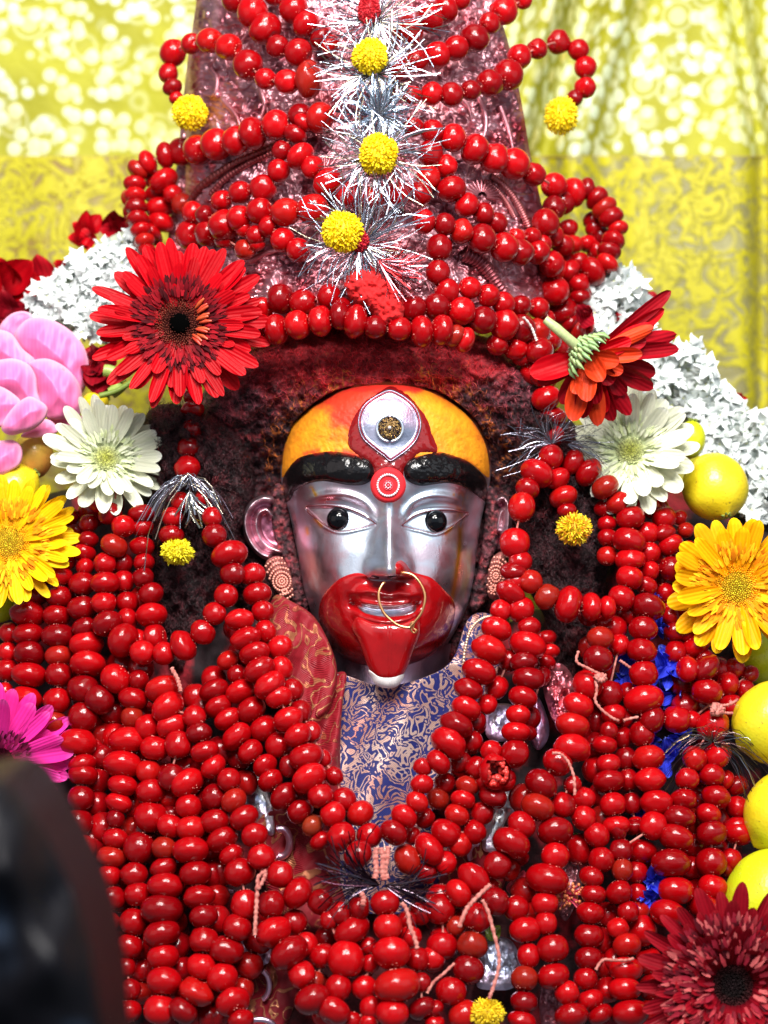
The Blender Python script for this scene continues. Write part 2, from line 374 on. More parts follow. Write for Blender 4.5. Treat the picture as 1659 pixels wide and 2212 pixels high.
# neck
nk = MB(); a = np.linspace(0, 2*math.pi, 49)[:-1]
rings = [(1390, 132, .038), (1420, 128, .038), (1445, 126, .038), (1470, 126, .038), (1490, 130, .040)]
V = np.concatenate([P(842+r*np.cos(a), np.full(48, v*1.0), .056+ry*np.sin(a)) for v, r, ry in rings])
i = np.arange(4)[:, None]; j = np.arange(48)[None, :]; k = (j+1) % 48
nk.add(V, np.stack([i*48+j+0*k, i*48+k, (i+1)*48+k, (i+1)*48+j], -1).reshape(-1, 4), (.62, .45, .55))
hpart('neck', V, nk.F4[0], np.tile((.62, .42, .5), (len(V), 1)), M_SILVER)
# paint layers: every one a thick coat of its own over the metal
def coat(poly, name, mat, h, e, colf, step=1.6, lump=0.0, ls=8.0, base=0.0, smooth=5, extra=None):
    def Yf(x, y, d):
        o = -.0004+(h+.0004)*(1-np.exp(-d/e))+base
        if lump: o = o+lump*fbm(x/ls, y/ls, 0, 4, 3)*sm(0, 6, d)
        if extra is not None: o = o+extra(x, y, d)
        return headY(x, y)-o
    V, F, c = patch(poly, Yf, step, smooth, colf)
    return hpart(name, V, F, c, mat)
m = NT('turmeric_paste'); c = m.attr(); n1 = m.noise(220, detail=6, rough=.7)
m.set(Base_Color=m.mix(m.ramp(m.noise(120, detail=5), [(.45, (0, 0, 0)), (.75, (.6, .6, .6))]), c, m.mix(.55, c, (.30, .02, .0))), Roughness=.62, Normal=m.bump(n1, .7, .0012))
M_PASTE = m.m
def paste_col(x, y, d):
    n = fbm(x/22, y/22, 0, 5, 2)
    o = np.array([.86, .30, .004]); r = np.array([.62, .018, .008])
    m = sm(0, .9, G(x, y, 775, 845, 60, 46)*2.1+.28*n)*.95
    m = np.maximum(m, sm(.1, .8, G(x, y, 810, 830, 110, 14)*1.4+.3*n))
    dd, _, _, _ = seg_dist(x, y, smooth_poly(EB_L, 4), True); m = np.maximum(m, np.exp(-(dd/9)**2)*sm(-.4, .5, n)*.9)
    m = np.maximum(m, .5*np.exp(-(d/5)**2)*sm(0, .6, n))
    return o*(1-m[:, None])+r*m[:, None]
EB_L = ZP("300,590 345,520 400,478 520,452 620,455 700,475 765,500 785,535 792,590 740,632 660,637 560,620 500,615 420,632 362,662 335,715 305,725 294,650")
EB_R = ZP("962,525 1000,490 1080,465 1150,455 1200,465 1290,500 1350,545 1398,600 1410,655 1402,722 1378,712 1340,682 1280,645 1200,625 1120,632 1040,640 975,612 955,570")
fh = ZP("288,600 291,500 305,410 332,330 385,265 455,212 530,168 620,120 720,96 850,88 980,94 1080,120 1190,172 1275,232 1338,300 1392,392 1416,480 1418,600 1300,510 1150,500 1000,500 940,520 800,520 700,500 520,480 400,505 330,560")
coat(fh, 'forehead_paint', M_PASTE, .0013, 4, paste_col, 1.8, .00035, 7)
m = NT('thick_black_paint'); c = m.attr()
m.set(Base_Color=c, Roughness=.22, Specular_IOR_Level=.3, Coat_Weight=.35, Coat_Roughness=.06, Normal=m.bump(m.noise(150, detail=4), .3, .0020)); M_BLACKP = m.m
def eb_col(x, y, d):
    n = fbm(x/12, y/12, 0, 4, 11); e = np.exp(-(d/5)**2)*sm(-.2, .5, n)*sm(1010, 975, y)
    return np.array([.004, .0035, .004])*(1-e[:, None])+np.array([.20, .008, .006])*e[:, None]
coat(EB_L, 'eyebrow', M_BLACKP, .0045, 9, eb_col, 1.5, .0004, 18, .0012)
coat(EB_R, 'eyebrow', M_BLACKP, .0045, 9, eb_col, 1.5, .0006, 14, .0012)
m = NT('red_lacquer'); c = m.attr()
m.set(Base_Color=m.mix(m.ramp(m.noise(45, detail=4), [(.4, (0, 0, 0)), (.8, (.6, .6, .6))]), c, (.20, .003, .004)), Roughness=.2, Coat_Weight=.7, Coat_Roughness=.05, Normal=m.bump(m.noise(55, detail=3), .35, .002, m.bump(m.noise(900, detail=3), .12, .0004))); M_LACQ = m.m
def lac(c0):
    return lambda x, y, d: np.tile(c0, (len(x), 1))
te = ZP("880,98 800,135 722,195 668,285 645,370 652,430 690,470 760,510 790,545 800,590 940,600 955,550 1000,495 1060,462 1145,458 1118,372 1082,270 1015,180 955,125")
coat(te, 'forehead_lacquer', M_LACQ, .0030, 9, lac((.20, .004, .005)), 1.7, .0003, 12, .001)
mo = ZP("745,1122 690,1112 610,1140 550,1190 507,1250 488,1325 497,1400 530,1490 580,1560 640,1610 720,1636 760,1650 860,1660 955,1640 1030,1602 1100,1560 1170,1500 1215,1420 1236,1330 1226,1262 1180,1210 1110,1142 1050,1120 1000,1104 965,1060 935,1043 908,1062 908,1110 890,1152 780,1152")
coat(mo, 'mouth_lacquer', M_LACQ, .0026, 7, lac((.34, .003, .005)), 1.6, .0002, 20, .0)
coat(ZP("702,1290 780,1308 860,1314 940,1308 1012,1288 1020,1318 985,1338 920,1350 850,1352 780,1342 730,1326"), 'teeth', M_SILVER, .0004, 3, lac((1, 1, 1)), 1.2, 0, 1, .0030, 4,
     lambda x, y, d: .0004*np.abs(np.sin((x-770)/9.0)))
# tongue hangs straight down from the lower lip in front of the chin
tg = ZP("700,1352 780,1376 860,1384 950,1378 1030,1356 1042,1420 1030,1480 1005,1540 985,1600 962,1650 936,1685 905,1700 850,1703 812,1694 784,1668 757,1620 730,1550 705,1480 672,1410")
LIPY = .055-.061-.0115
def tongueY(th, up=0.0):
    def Yf(x, y, d):
        base = LIPY-.0008+.014*sm(1345, 1480, y)**1.3*.35+.0000*x
        side = .006*((x-838)/70.0)**2
        return base+side-.0045*(1-np.exp(-d/7))+.0035-th+.0007*np.exp(-((x-(842+(y-1400)*.02))/4)**2)*sm(1340, 1370, y)
    return Yf
V, F, c = patch(tg, tongueY(0), 1.6, 5, lac((.36, .004, .006)), back=.006); hpart('tongue', V, F, c, M_LACQ)
V, F, c = patch(ZP("764,1640 778,1685 800,1722 850,1741 905,1738 938,1712 956,1672 945,1640 850,1650"), tongueY(-.0010), 1.4, 4, lac((.85, .82, .8)), back=.004)
hpart('tongue_tip', V, F, c, mat_col('white_enamel', .35, .3))
# third eye
pl = ZP("880,114 960,150 1020,205 1048,270 1050,330 1025,395 980,445 925,485 880,510 840,480 775,430 725,380 702,310 710,240 745,185 810,140")
def te_extra(x, y, d): return .0010*np.exp(-((d-2.5)/1.6)**2)+.0006*np.exp(-((d-8.5)/1.5)**2)-.0010*np.exp(-((d-5.5)/1.4)**2)+.0018*G(x, y, 842, 925, 30, 34)
def te_col(x, y, d):
    m = np.exp(-((d-5.6)/1.7)**2)*.95; n = fbm(x/20, y/20, 0, 4, 4); q = sm(930, 870, y+25*n)*.45*sm(7, 10, d)
    c = np.tile((.50, .47, .54), (len(x), 1)); c = c*(1-q[:, None])+np.array([.62, .16, .20])*q[:, None]
    return c*(1-m[:, None])+np.array([.42, .02, .02])*m[:, None]
coat(pl, 'third_eye', M_SILVER, .0012, 2.5, te_col, 1.1, 0, 1, .0040, 6, te_extra)
def disc_on_head(cx, cy, r, n=40, off=.006, dome=.0015, rings=10):
    a = np.arange(n)*2*math.pi/n; rr = np.linspace(0.02, 1, rings)
    X = (cx+r*rr[:, None]*np.cos(a)).ravel(); Y = (cy+r*rr[:, None]*np.sin(a)).ravel()
    y0 = float(headY(np.array([cx*1.]), np.array([cy*1.]))[0])
    return X, Y, y0-off-dome*(1-np.repeat(rr, n)**2)-.0*X, np.repeat(rr, n), n, rings
def disc_mesh(cx, cy, r, name, mat, colf, off, dome, tilt=0.0):
    X, Y, Yd, rr, n, rg = disc_on_head(cx, cy, r, 40, off, dome); Yd = Yd+tilt*(Y-cy)*U
    Yd = np.where(rr > .97, Yd+.003, Yd)
    i = np.arange(rg-1)[:, None]; j = np.arange(n)[None, :]; k = (j+1) % n
    F = np.stack([i*n+j+0*k, (i+1)*n+j, (i+1)*n+k, i*n+k], -1).reshape(-1, 4)
    return hpart(name, P(X, Y, Yd), F, colf(X, Y, rr), mat)
ex, ey = Z(878, 328)
yt = float(headY(np.array([ex]), np.array([ey]))[0])-.0090
a = np.linspace(0, 2*math.pi, 49)
mb = MB(); mb.tube(P(ex+28*np.cos(a), ey+28*np.sin(a), np.full(49, yt+.0005)), .0009, 8, (1, 1, 1)); hpart('pupil_ring', mb.V[0], mb.F4[0], mb.C[0], M_SILVER)
mgr = mat_col('tarnished_gold_grains', .35, .5, 900, .0006, metal=.8, vary=.6, vs=900)
o = disc_mesh(ex, ey, 27, 'third_eye_pupil', mgr, lambda X, Y, r: np.tile((.20, .12, .045), (len(X), 1)), .0080, .0008)
mb = MB()
for q in range(260):
    r = 25*math.sqrt(random.random()); t = random.random()*6.283; v = random.choice([(.02, .012, .02), (.05, .02, .02), (.45, .30, .10), (.35, .20, .06), (.02, .015, .03)])
    p = P(ex+r*math.cos(t), ey+r*math.sin(t), yt+.0005); mb.sphere(p, random.uniform(.0003, .0007), v, 5, 3)
mb.sphere(P(ex-.2, ey-1.5, yt-.0003), .0013, (.95, .9, .85), 10, 6)
hpart('pupil_grains', np.concatenate(mb.V), np.concatenate(mb.F4), np.concatenate(mb.C), mgr)['kind'] = 'stuff'
# bindi
bx_, by_ = Z(869, 637); M_FELT = mat_col('red_felt', .8, .3, 1500, .0003)
disc_mesh(bx_, by_, 38.5, 'bindi', M_FELT, lambda X, Y, r: np.tile((.72, .010, .018), (len(X), 1)), .0062, .0006, .10)
yb0 = float(headY(np.array([bx_]), np.array([by_]))[0])-.0071
mb = MB()
for q in range(30):
    t = q*2*math.pi/30; mb.sphere(P(bx_+23*math.cos(t), by_+23*math.sin(t), yb0+.1*23*math.sin(t)*U), .00078, (.95, .75, .78), 7, 5)
for q in range(8):
    t = q*2*math.pi/8; mb.sphere(P(bx_+6*math.cos(t), by_+6*math.sin(t), yb0-.0001), .0006, (.7, .6, .65), 7, 5)
mb.sphere(P(bx_, by_, yb0-.0002), .0006, (.9, .2, .25), 7, 5)
a = np.linspace(0, 2*math.pi, 33); mb.tube(P(bx_+10*np.cos(a), by_+10*np.sin(a), np.full(33, yb0)), .00022, 5, (.95, .15, .2))
hpart('bindi_beads', np.concatenate(mb.V), np.concatenate(mb.F4), np.concatenate(mb.C), mat_col('crystal_beads', .2, metal=.3))
_by = {o.name.split('.')[0]: o for o in head.children}
for _c, _p in (('pupil_ring', 'third_eye'), ('third_eye_pupil', 'third_eye'), ('pupil_grains', 'third_eye'), ('bindi_beads', 'bindi'), ('tongue_tip', 'tongue'), ('teeth', 'mouth_lacquer')): _by[_c].parent = _by[_p]
# eyes: engraved rims and glossy black balls
M_EYE = simple('glossy_black_eye', (.002, .002, .003), .06, Specular_IOR_Level=.25).m; M_EYE.node_tree.nodes['Principled BSDF'].inputs['Coat Weight'].default_value = .15
for (zx, zy) in ((601, 824), (1123, 836)):
    cx, cy = Z(zx, zy); y0 = float(headY(np.array([cx]), np.array([cy]))[0])
    V, F = usphere(40, 24); c0 = np.array(P(cx, cy, y0+.0022)); R = 26.8*U
    hpart('eyeball', V*np.array([R, R*.92, R])+c0, F, None, M_EYE)
rim = mat_silver('lid_silver', (.74, .68, .72), .25, .2)
for s in ("425,762 470,805 520,850 600,887 700,874 800,846", "945,857 1050,884 1130,898 1225,853 1305,793"):
    L = smooth_poly(ZP(s), 8, False); y = headY(L[:, 0], L[:, 1])-.0002; mb = MB(); mb.tube(P(L[:, 0], L[:, 1], y), .0005, 6, (1.1, .8, .85)); hpart('eyelid_rim', mb.V[0], mb.F4[0], mb.C[0], rim)
mdk = simple('dark_engraving', (.09, .01, .015), .5).m
for s in ("425,752 540,748 640,762 735,800 804,848", "942,856 1010,803 1100,776 1210,773 1305,788", "425,762 440,790 500,835 530,850", "1190,872 1240,845 1305,796"):
    L = smooth_poly(ZP(s), 8, False); y = headY(L[:, 0], L[:, 1])+.0002; mb = MB(); mb.tube(P(L[:, 0], L[:, 1], y), .00045, 6); hpart('eyelid_line', mb.V[0], mb.F4[0], None, mdk)
# nostrils
for zx in (795, 890):
    cx, cy = Z(zx, 1140); y0 = float(headY(np.array([cx]), np.array([cy-4]))[0]); V, F = usphere(14, 8)
    hpart('nostril', V*np.array([.0028, .003, .0011])+np.array(P(cx, cy, y0+.003)), F, None, mdk)
# nose ring, a thin gold wire with a twisted end (it hangs in the nostril: a thing of its own)
L = ZP("935,1120 950,1113 1000,1125 1040,1165 1066,1220 1068,1270 1050,1330 1015,1378 995,1400 985,1412 930,1402 885,1372 845,1330 822,1275 818,1220 835,1180 850,1165")
L = smooth_poly(L, 8, False); y = -.032+.006*np.sin(np.linspace(0, math.pi, len(L)))*-1+.004
ring = empty('nose_ring', P(*Z(945, 1265), -.03)); tag(ring, 'thin gold wire nose ring hanging over the red mouth of the silver head', 'nose ring')
mg = simple('gold_wire', (.80, .42, .18), .28, 1.0).m
mb = MB(); mb.tube(P(L[:, 0], L[:, 1], y), .00085, 8); obj('hoop', mesh('hoop', local(mb.V[0], ring.location), mb.F4[0]), mg, ring)
L = smooth_poly(ZP("985,1408 1000,1380 1010,1392 1005,1415 1022,1425 1015,1440 998,1432 990,1412"), 6, False)
mb = MB(); mb.tube(P(L[:, 0], L[:, 1], np.full(len(L), -.0295)), .0007, 6); obj('clasp', mesh('clasp', local(mb.V[0], ring.location), mb.F4[0]), mg, ring)
# ears
def ear(poly, helix, anti, name):
    hl, an = smooth_poly(helix, 5, False), smooth_poly(anti, 5, False)
    def Yf(x, y, d):
        a1 = seg_dist(x, y, hl)[0]; a2 = seg_dist(x, y, an)[0]
        return .048+.004-.011*np.exp(-(a1/7.0)**2)-.007*np.exp(-(a2/6)**2)+.002*fbm(x/25, y/25, 0, 2, 1)*.3-.002*(1-np.exp(-d/4))
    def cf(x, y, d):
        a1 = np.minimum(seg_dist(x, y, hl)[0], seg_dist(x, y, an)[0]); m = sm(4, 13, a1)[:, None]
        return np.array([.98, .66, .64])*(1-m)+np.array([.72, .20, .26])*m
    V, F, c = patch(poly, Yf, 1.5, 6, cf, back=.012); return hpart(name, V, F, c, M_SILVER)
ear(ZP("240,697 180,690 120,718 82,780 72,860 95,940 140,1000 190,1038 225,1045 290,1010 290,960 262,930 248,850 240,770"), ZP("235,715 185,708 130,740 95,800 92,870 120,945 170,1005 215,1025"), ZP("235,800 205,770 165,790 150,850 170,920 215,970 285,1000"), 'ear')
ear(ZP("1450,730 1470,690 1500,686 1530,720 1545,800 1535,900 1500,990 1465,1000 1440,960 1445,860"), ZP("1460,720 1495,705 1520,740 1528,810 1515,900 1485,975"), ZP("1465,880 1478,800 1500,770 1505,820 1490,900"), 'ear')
# earrings
def earring(poly, c, rings, lab):
    e = empty('earring', P(*c, .036)); tag(e, lab, 'earring', 'earrings of the silver head')
    V, F, cc = patch(poly, lambda x, y, d: .040-.006*np.sqrt(np.clip(1-(1-np.clip(d/24, 0, 1))**2, 0, 1)), 2.0, 6, lambda x, y, d: np.tile((.42, .14, .12), (len(x), 1)), back=.004)
    mt = mat_col('rust_stained_gold', .45, .3, metal=.5); obj('boss', mesh('boss', local(V, e.location), F, cc), mt, e)
    mb = MB()
    for (rx, ry, n, cx, cy) in rings:
        for q in range(n):
            t = 2*math.pi*q/n; x, y = cx+rx*math.cos(t), cy+ry*math.sin(t)
            if inside(np.array([x]), np.array([y]), smooth_poly(poly, 4))[0]: mb.sphere(P(x, y, .0338), .00085, (.85, .36, .28), 6, 4)
    obj('granulation', mesh('granulation', local(np.concatenate(mb.V), e.location), np.concatenate(mb.F4), np.concatenate(mb.C)), mt, e)
    return e
lx, ly = Z(270, 1130); c1, c2 = Z(290, 1160), Z(305, 1215)
earring(ZP("215,1040 280,1025 325,1090 345,1160 348,1240 300,1255 250,1200 215,1140 200,1085"), (lx, ly), [(6, 6, 9, *c1), (12, 12, 16, *c1), (19, 20, 24, *c1), (27, 29, 30, *c1), (36, 39, 36, *c1), (5, 5, 8, *c2), (46, 50, 44, *c1), (0.1, .1, 1, *c1)], 'rust red granulated earring below the fully visible ear')
c1 = Z(1455, 1130); c2 = Z(1440, 1200)
earring(ZP("1440,1030 1490,1000 1510,1060 1495,1150 1470,1240 1425,1255 1408,1180 1420,1090"), Z(1455, 1130), [(5, 6, 9, *c1), (11, 13, 14, *c1), (17, 21, 20, *c1), (24, 30, 26, *c1), (31, 40, 30, *c1), (6, 6, 8, *c2), (0.1, .1, 1, *c1)], 'narrow granulated earring half hidden behind the berry loop at the right ear')
# ------------------------------------------------------------ depth of the big masses
def Ytop(x, y):
    s = np.clip((x-800)/400.0, -1.25, 1.25); r = np.where(np.abs(s) < 1, np.sqrt(np.clip(1-s*s, 0, 1)), 0)
    return .115+.05*(640-y)/640 - .105*r + .02*np.clip(np.abs(s)-1, 0, 1)
def Ychest(x, y):
    return .032-.10*np.clip((y-1050)/1160.0, -.3, 1.1)+.045*((x-840)/830.0)**2
def Yb(x, y):
    x = np.asarray(x, float); y = np.asarray(y, float); k = sm(760, 1050, y)
    return Ytop(x, y)*(1-k)+Ychest(x, y)*k
# ------------------------------------------------------------ backdrop: gold brocade above, yellow lace border below
bd = empty('backdrop', P(829, 300, .40)); tag(bd, kind='structure')
def cloth_sheet(x0, x1, y0, y1, Yf, nx=200, ny=120):
    X, Y = np.meshgrid(np.linspace(x0, x1, nx), np.linspace(y0, y1, ny)); i = np.arange(X.size).reshape(X.shape)
    F = np.stack([i[:-1, :-1], i[1:, :-1], i[1:, 1:], i[:-1, 1:]], -1).reshape(-1, 4)
    return P(X.ravel(), Y.ravel(), Yf(X.ravel(), Y.ravel())), F
def foldY(x, y):
    f = .010*np.sin((x+.25*y)/70.0+2*noise(x/260, y/900, 0, 3))*sm(950, 1200, x+.12*y)
    g = .030*np.sin((x-1180-(y-150)*-.28)/26.0)*np.exp(-(((x+.28*y)-1270)/120.0)**2)
    g2 = .030*np.exp(-((x-1590-(y)*.17)/22.0)**2)
    return .40+f+g+g2+.004*noise(x/120, y/160, 0, 8)
V, F = cloth_sheet(-500, 2200, -500, 352, foldY, 380, 150)
m = NT('gold_brocade'); gc = m.coord()
wp = m.n('ShaderNodeMapping'); wp.inputs['Scale'].default_value = (1, 1, 1); m.l(gc, wp.inputs[0])
v1 = m.vor(78, gc, 'F1', .9); v2 = m.vor(34, gc, 'F1', .7)
d1 = m.ramp(v1.outputs['Distance'], [(.40, (1, 1, 1)), (.56, (0, 0, 0))])
ring = m.ramp(v2.outputs['Distance'], [(.0, (1, 1, 1)), (.22, (1, 1, 1)), (.27, (.1, .1, .1)), (.36, (.1, .1, .1)), (.40, (.9, .9, .9)), (.5, (0, 0, 0))])
msk = m.mix(.5, d1, ring, 'LIGHTEN'); pat = m.ramp(m.noise(14, gc, 4), [(.40, (.0, .0, .0)), (.56, (1, 1, 1))])
lite = m.ramp(v1.outputs['Color'], [(0, (.70, .66, .30)), (.5, (.62, .67, .38)), (1, (.72, .58, .12))])
lite = m.mix(m.ramp(m.noise(9, gc, 2), [(.4, (0, 0, 0)), (.7, (.5, .5, .5))]), lite, (.68, .80, .66))
colr = m.mix(m.math('MULTIPLY', msk, 1.0), (.31, .30, .006), lite)
colr = m.mix(m.math('MULTIPLY', m.ramp(m.noise(5.5, gc, 4, dist=1.5), [(.5, (0, 0, 0)), (.62, (1, 1, 1))]), .35), colr, (.55, .54, .03))
m.set(Base_Color=colr, Roughness=m.ramp(msk, [(0, (.7,)*3), (1, (.5,)*3)]), Metallic=m.math('MULTIPLY', msk, .06), Normal=m.bump(m.math('MULTIPLY', v1.outputs['Distance'], -1), .35, .004)); M_BROC = m.m
def blocal(V): return local(V, bd.location)
obj('brocade_panel', mesh('brocade_panel', blocal(V), F), M_BROC, bd)
V, F = cloth_sheet(-500, 2200, 338, 2600, lambda x, y: foldY(x, np.full_like(x, 345.))-.004+.006*np.sin(x/95+y/240)*sm(350, 700, y), 260, 160)
m = NT('yellow_lace'); gc = m.coord()
a1 = m.noise(42, gc, 5, .65, 1.0); v2 = m.vor(42, gc, 'F1', .8)
lace = m.ramp(m.math('ABSOLUTE', m.math('SUBTRACT', a1, .5)), [(0, (1, 1, 1)), (.03, (1, 1, 1)), (.085, (0, 0, 0))])
ringl = m.ramp(v2.outputs['Distance'], [(.36, (0, 0, 0)), (.44, (1, 1, 1)), (.5, (1, 1, 1)), (.6, (0, 0, 0))])
mk = m.mix(.45, lace, ringl, 'LIGHTEN')
sx = m.n('ShaderNodeSeparateXYZ'); m.l(gc, sx.inputs[0])
side = m.ramp(m.math('ADD', m.math('MULTIPLY', sx.outputs[0], 2.0), .5), [(.25, (.26, .17, .03)), (.7, (.22, .20, .07))])
net = m.mix(m.ramp(m.noise(40, gc, 3), [(.4, (0, 0, 0)), (.7, (.7, .7, .7))]), side, (.36, .34, .14))
m.set(Base_Color=m.mix(mk, net, (.50, .45, .004)), Roughness=.6, Normal=m.bump(mk, .6, .002)); M_LACE = m.m
obj('lace_border', mesh('lace_border', blocal(V), F), M_LACE, bd)
mb = MB(); xx = np.linspace(-500, 2200, 200); yy = foldY(xx, np.full_like(xx, 350.))-.003; mb.tube(P(xx, np.full_like(xx, 339.), yy), .0009, 6)
obj('hem', mesh('hem', blocal(mb.V[0]), mb.F4[0]), simple('hem_brown', (.36, .27, .06), .6).m, bd)

# ------------------------------------------------------------ crown
crown = empty('embossed_crown', P(800, 640, .115)); tag(crown, 'tall embossed pinkish silver crown wound with strings of red berries', 'crown')
co = [(432, -60), (425, 0), (408, 110), (395, 220), (385, 330), (372, 440), (362, 540), (372, 640), (420, 680), (600, 690), (850, 695), (1060, 690), (1170, 660), (1190, 600), (1182, 500), (1165, 420), (1145, 330), (1130, 240), (1108, 130), (1080, 30), (1062, -60), (750, -80)]
def crownY(x, y): return Ytop(x, y)+.004
def crown_relief(x, y):
    wx, wy = x+26*fbm(x/90, y/90, 1, 3, 21), y+26*fbm(x/90, y/90, 5, 3, 22)
    a = np.abs(np.sin(fbm(wx/95, wy/120, 0, 2, 31)*9)); fine = np.abs(np.sin(wx/6.5+wy/11.0+4*noise(wx/50, wy/50, 0, 9)))
    leaf = (1-a)**1.5
    row = np.floor(y/22.); u = (x/30.+.5*(row % 2)) % 1-.5; v = (y/22.) % 1; scl = np.sqrt(np.clip(1-(u*2)**2*.9-(v-.1)**2*.6, 0, 1))*sm(1, .75, v+.5*(u*2)**2)
    return .0046*leaf+.0034*scl*sm(.55, .1, leaf)+.0012*fine*sm(.2, .7, a)+.0012*fbm(x/9, y/9, 0, 3, 2)
def ccol(x, y, d):
    n = fbm(x/35, y/45, 0, 4, 12); k = sm(-.2, .8, n)[:, None]; r = sm(.15, .9, fbm(x/60, y/50, 3, 4, 14)+.7*sm(420, 700, y)-.25)[:, None]*.8
    c = np.array([1.1, .98, 1.05])*(1-k)+np.array([.62, .42, .50])*k
    return c*(1-r)+np.array([.55, .10, .14])*r
V, F, c = patch(co, lambda x, y, d: crownY(x, y)-crown_relief(x, y)*sm(0, 10, d), 2.2, 5, ccol, back=.06)
obj('crown_shell', mesh('crown_shell', local(V, crown.location), F, c), M_PINKSILVER, crown)
def ribbed(pts, r, ribs, name, colr, up=.006, taper=(1, 1)):
    L = smooth_poly([(p[0], p[1]) for p in pts], 40, False)
    ln = np.concatenate([[0], np.cumsum(np.hypot(*np.diff(L, axis=0).T))]); t = ln/ln[-1]
    y = crownY(L[:, 0], L[:, 1])-up; rr = r*U*(1+.30*np.abs(np.sin(t*ribs*math.pi))-.15)*(taper[0]+(taper[1]-taper[0])*t)
    mb = MB(); mb.tube(P(L[:, 0], L[:, 1], y), rr, 12, colr)
    return obj(name, mesh(name, local(mb.V[0], crown.location), mb.F4[0], mb.C[0]), M_PINKSILVER, crown)
rc = (.75, .42, .42)
ribbed([(1060, 380), (1085, 398), (1108, 425), (1126, 455), (1142, 490)], 8, 26, 'rope_moulding', rc)
ribbed([(1050, 392), (1075, 412), (1096, 440), (1112, 470)], 6, 22, 'rope_moulding', (.6, .35, .35))
ribbed([(600, 312), (560, 330), (510, 352), (465, 380), (430, 408), (410, 440)], 9, 26, 'rope_moulding', (.5, .22, .20))
ribbed([(590, 330), (540, 352), (490, 384), (455, 420)], 7, 22, 'rope_moulding', (.5, .2, .2))
ribbed([(1002, 545), (1030, 560), (1055, 585), (1078, 618), (1090, 632)], 17, 15, 'spiral_moulding', (.6, .32, .36), .008, (1.1, .6))
for q in range(13):                                     # a fan of ribs in the shell ornament
    t = math.radians(200+q*14); cx, cy = 1040, 425
    ribbed([(cx+10*math.cos(t), cy+10*math.sin(t)), (cx+26*math.cos(t), cy+24*math.sin(t)), (cx+40*math.cos(t), cy+37*math.sin(t))], 3.6, 1, 'shell_rib', (.8, .5, .55), .007)
for q in range(11):
    t = math.radians(170+q*17); cx, cy = 700, 375
    ribbed([(cx+10*math.cos(t), cy+10*math.sin(t)), (cx+24*math.cos(t), cy+22*math.sin(t)), (cx+38*math.cos(t), cy+34*math.sin(t))], 3.4, 1, 'shell_rib', (.7, .35, .38), .007)
sphV, sphF = usphere(14, 8)
for (x, y, r) in [(882, 622, 17), (908, 612, 9), (852, 610, 8), (592, 560, 9), (612, 556, 8), (632, 552, 8), (652, 549, 8), (470, 205, 8), (560, 255, 9), (1000, 240, 10), (1022, 262, 9)]+[(560+q*15, 585-q*5, 6) for q in range(8)]+[(878+q*14, 590+q*5, 6) for q in range(6)]:
    obj('stud', mesh('stud', sphV*r*U+np.array(P(x, y, float(crownY(np.array([x*1.]), np.array([y*1.]))[0])-.006))-np.array(crown.location), sphF, np.tile((1.2, .9, 1.0), (len(sphV), 1))), M_PINKSILVER, crown)
for pts in ([(515, 70), (500, 95), (488, 125), (492, 150)], [(560, 20), (545, 60), (520, 90)], [(455, 150), (470, 175), (462, 205), (440, 205)], [(990, 205), (1012, 232), (1018, 262)], [(1030, 200), (1045, 235), (1050, 275), (1040, 310)], [(1080, 230), (1098, 280), (1110, 330)], [(560, 190), (572, 225), (560, 260)], [(480, 215), (510, 250), (520, 280)], [(850, 605), (880, 590), (915, 600), (930, 630)], [(540, 565), (580, 545), (620, 540)], [(690, 440), (720, 415), (750, 420)], [(960, 520), (985, 505), (1010, 520)]):
    ribbed(pts, 7.5, 1, 'scroll', (1.1, .8, .88), .006, (1, .35))
# ------------------------------------------------------------ hair
hair = empty('matted_hair', P(830, 900, .06)); tag(hair, 'dark maroon matted hair dusted with red powder around the silver face', 'hair')
def hair_col(x, y):
    n = fbm(x/26, y/20, 0, 5, 41); n2 = fbm(x/7, y/6, 0, 4, 43)
    k = sm(.0, .9, G(x, y, 790, 760, 190, 55)*1.8+.5*G(x, y, 900, 790, 110, 50)+.3*n+.15*n2)
    b = sm(-.6, 1.0, n2)[:, None]
    c = np.array([.022, .006, .009])*(1-b)+(np.array([.13, .028, .038])+np.array([.26, .05, .075])*sm(980, 780, y)[:, None])*b
    c = c*(1-.75*k[:, None])+np.array([.55, .008, .016])*.75*k[:, None]
    dh = seg_dist(x, y, [(735, 815), (650, 870), (600, 940), (585, 1010)])[0]; dr = seg_dist(x, y, [(920, 815), (1000, 855), (1065, 930), (1090, 1010)])[0]
    o = sm(.45, .9, n2+.5*np.exp(-(np.minimum(dh, dr)/30)**2)-.25)*np.exp(-(np.minimum(dh, dr)/55)**2)
    return c*(1-o[:, None])+np.array([.60, .16, .02])*o[:, None]
hp = [(430, 860), (470, 800), (530, 755), (620, 722), (730, 705), (860, 700), (980, 712), (1080, 740), (1150, 790), (1190, 860), (1200, 960), (1195, 1060), (1150, 1130), (1110, 1230), (1100, 1330), (1110, 1460), (960, 1520), (840, 1530), (700, 1520), (560, 1460), (520, 1340), (480, 1260), (400, 1200), (330, 1100), (310, 1000), (370, 930)]
HEADO = np.concatenate([np.stack([cr(CX, _v)+cr(HW, _v), _v], -1) for _v in [np.linspace(828, 1455, 60)]]+[np.stack([cr(CX, _v)-cr(HW, _v), _v], -1) for _v in [np.linspace(1455, 828, 60)]])
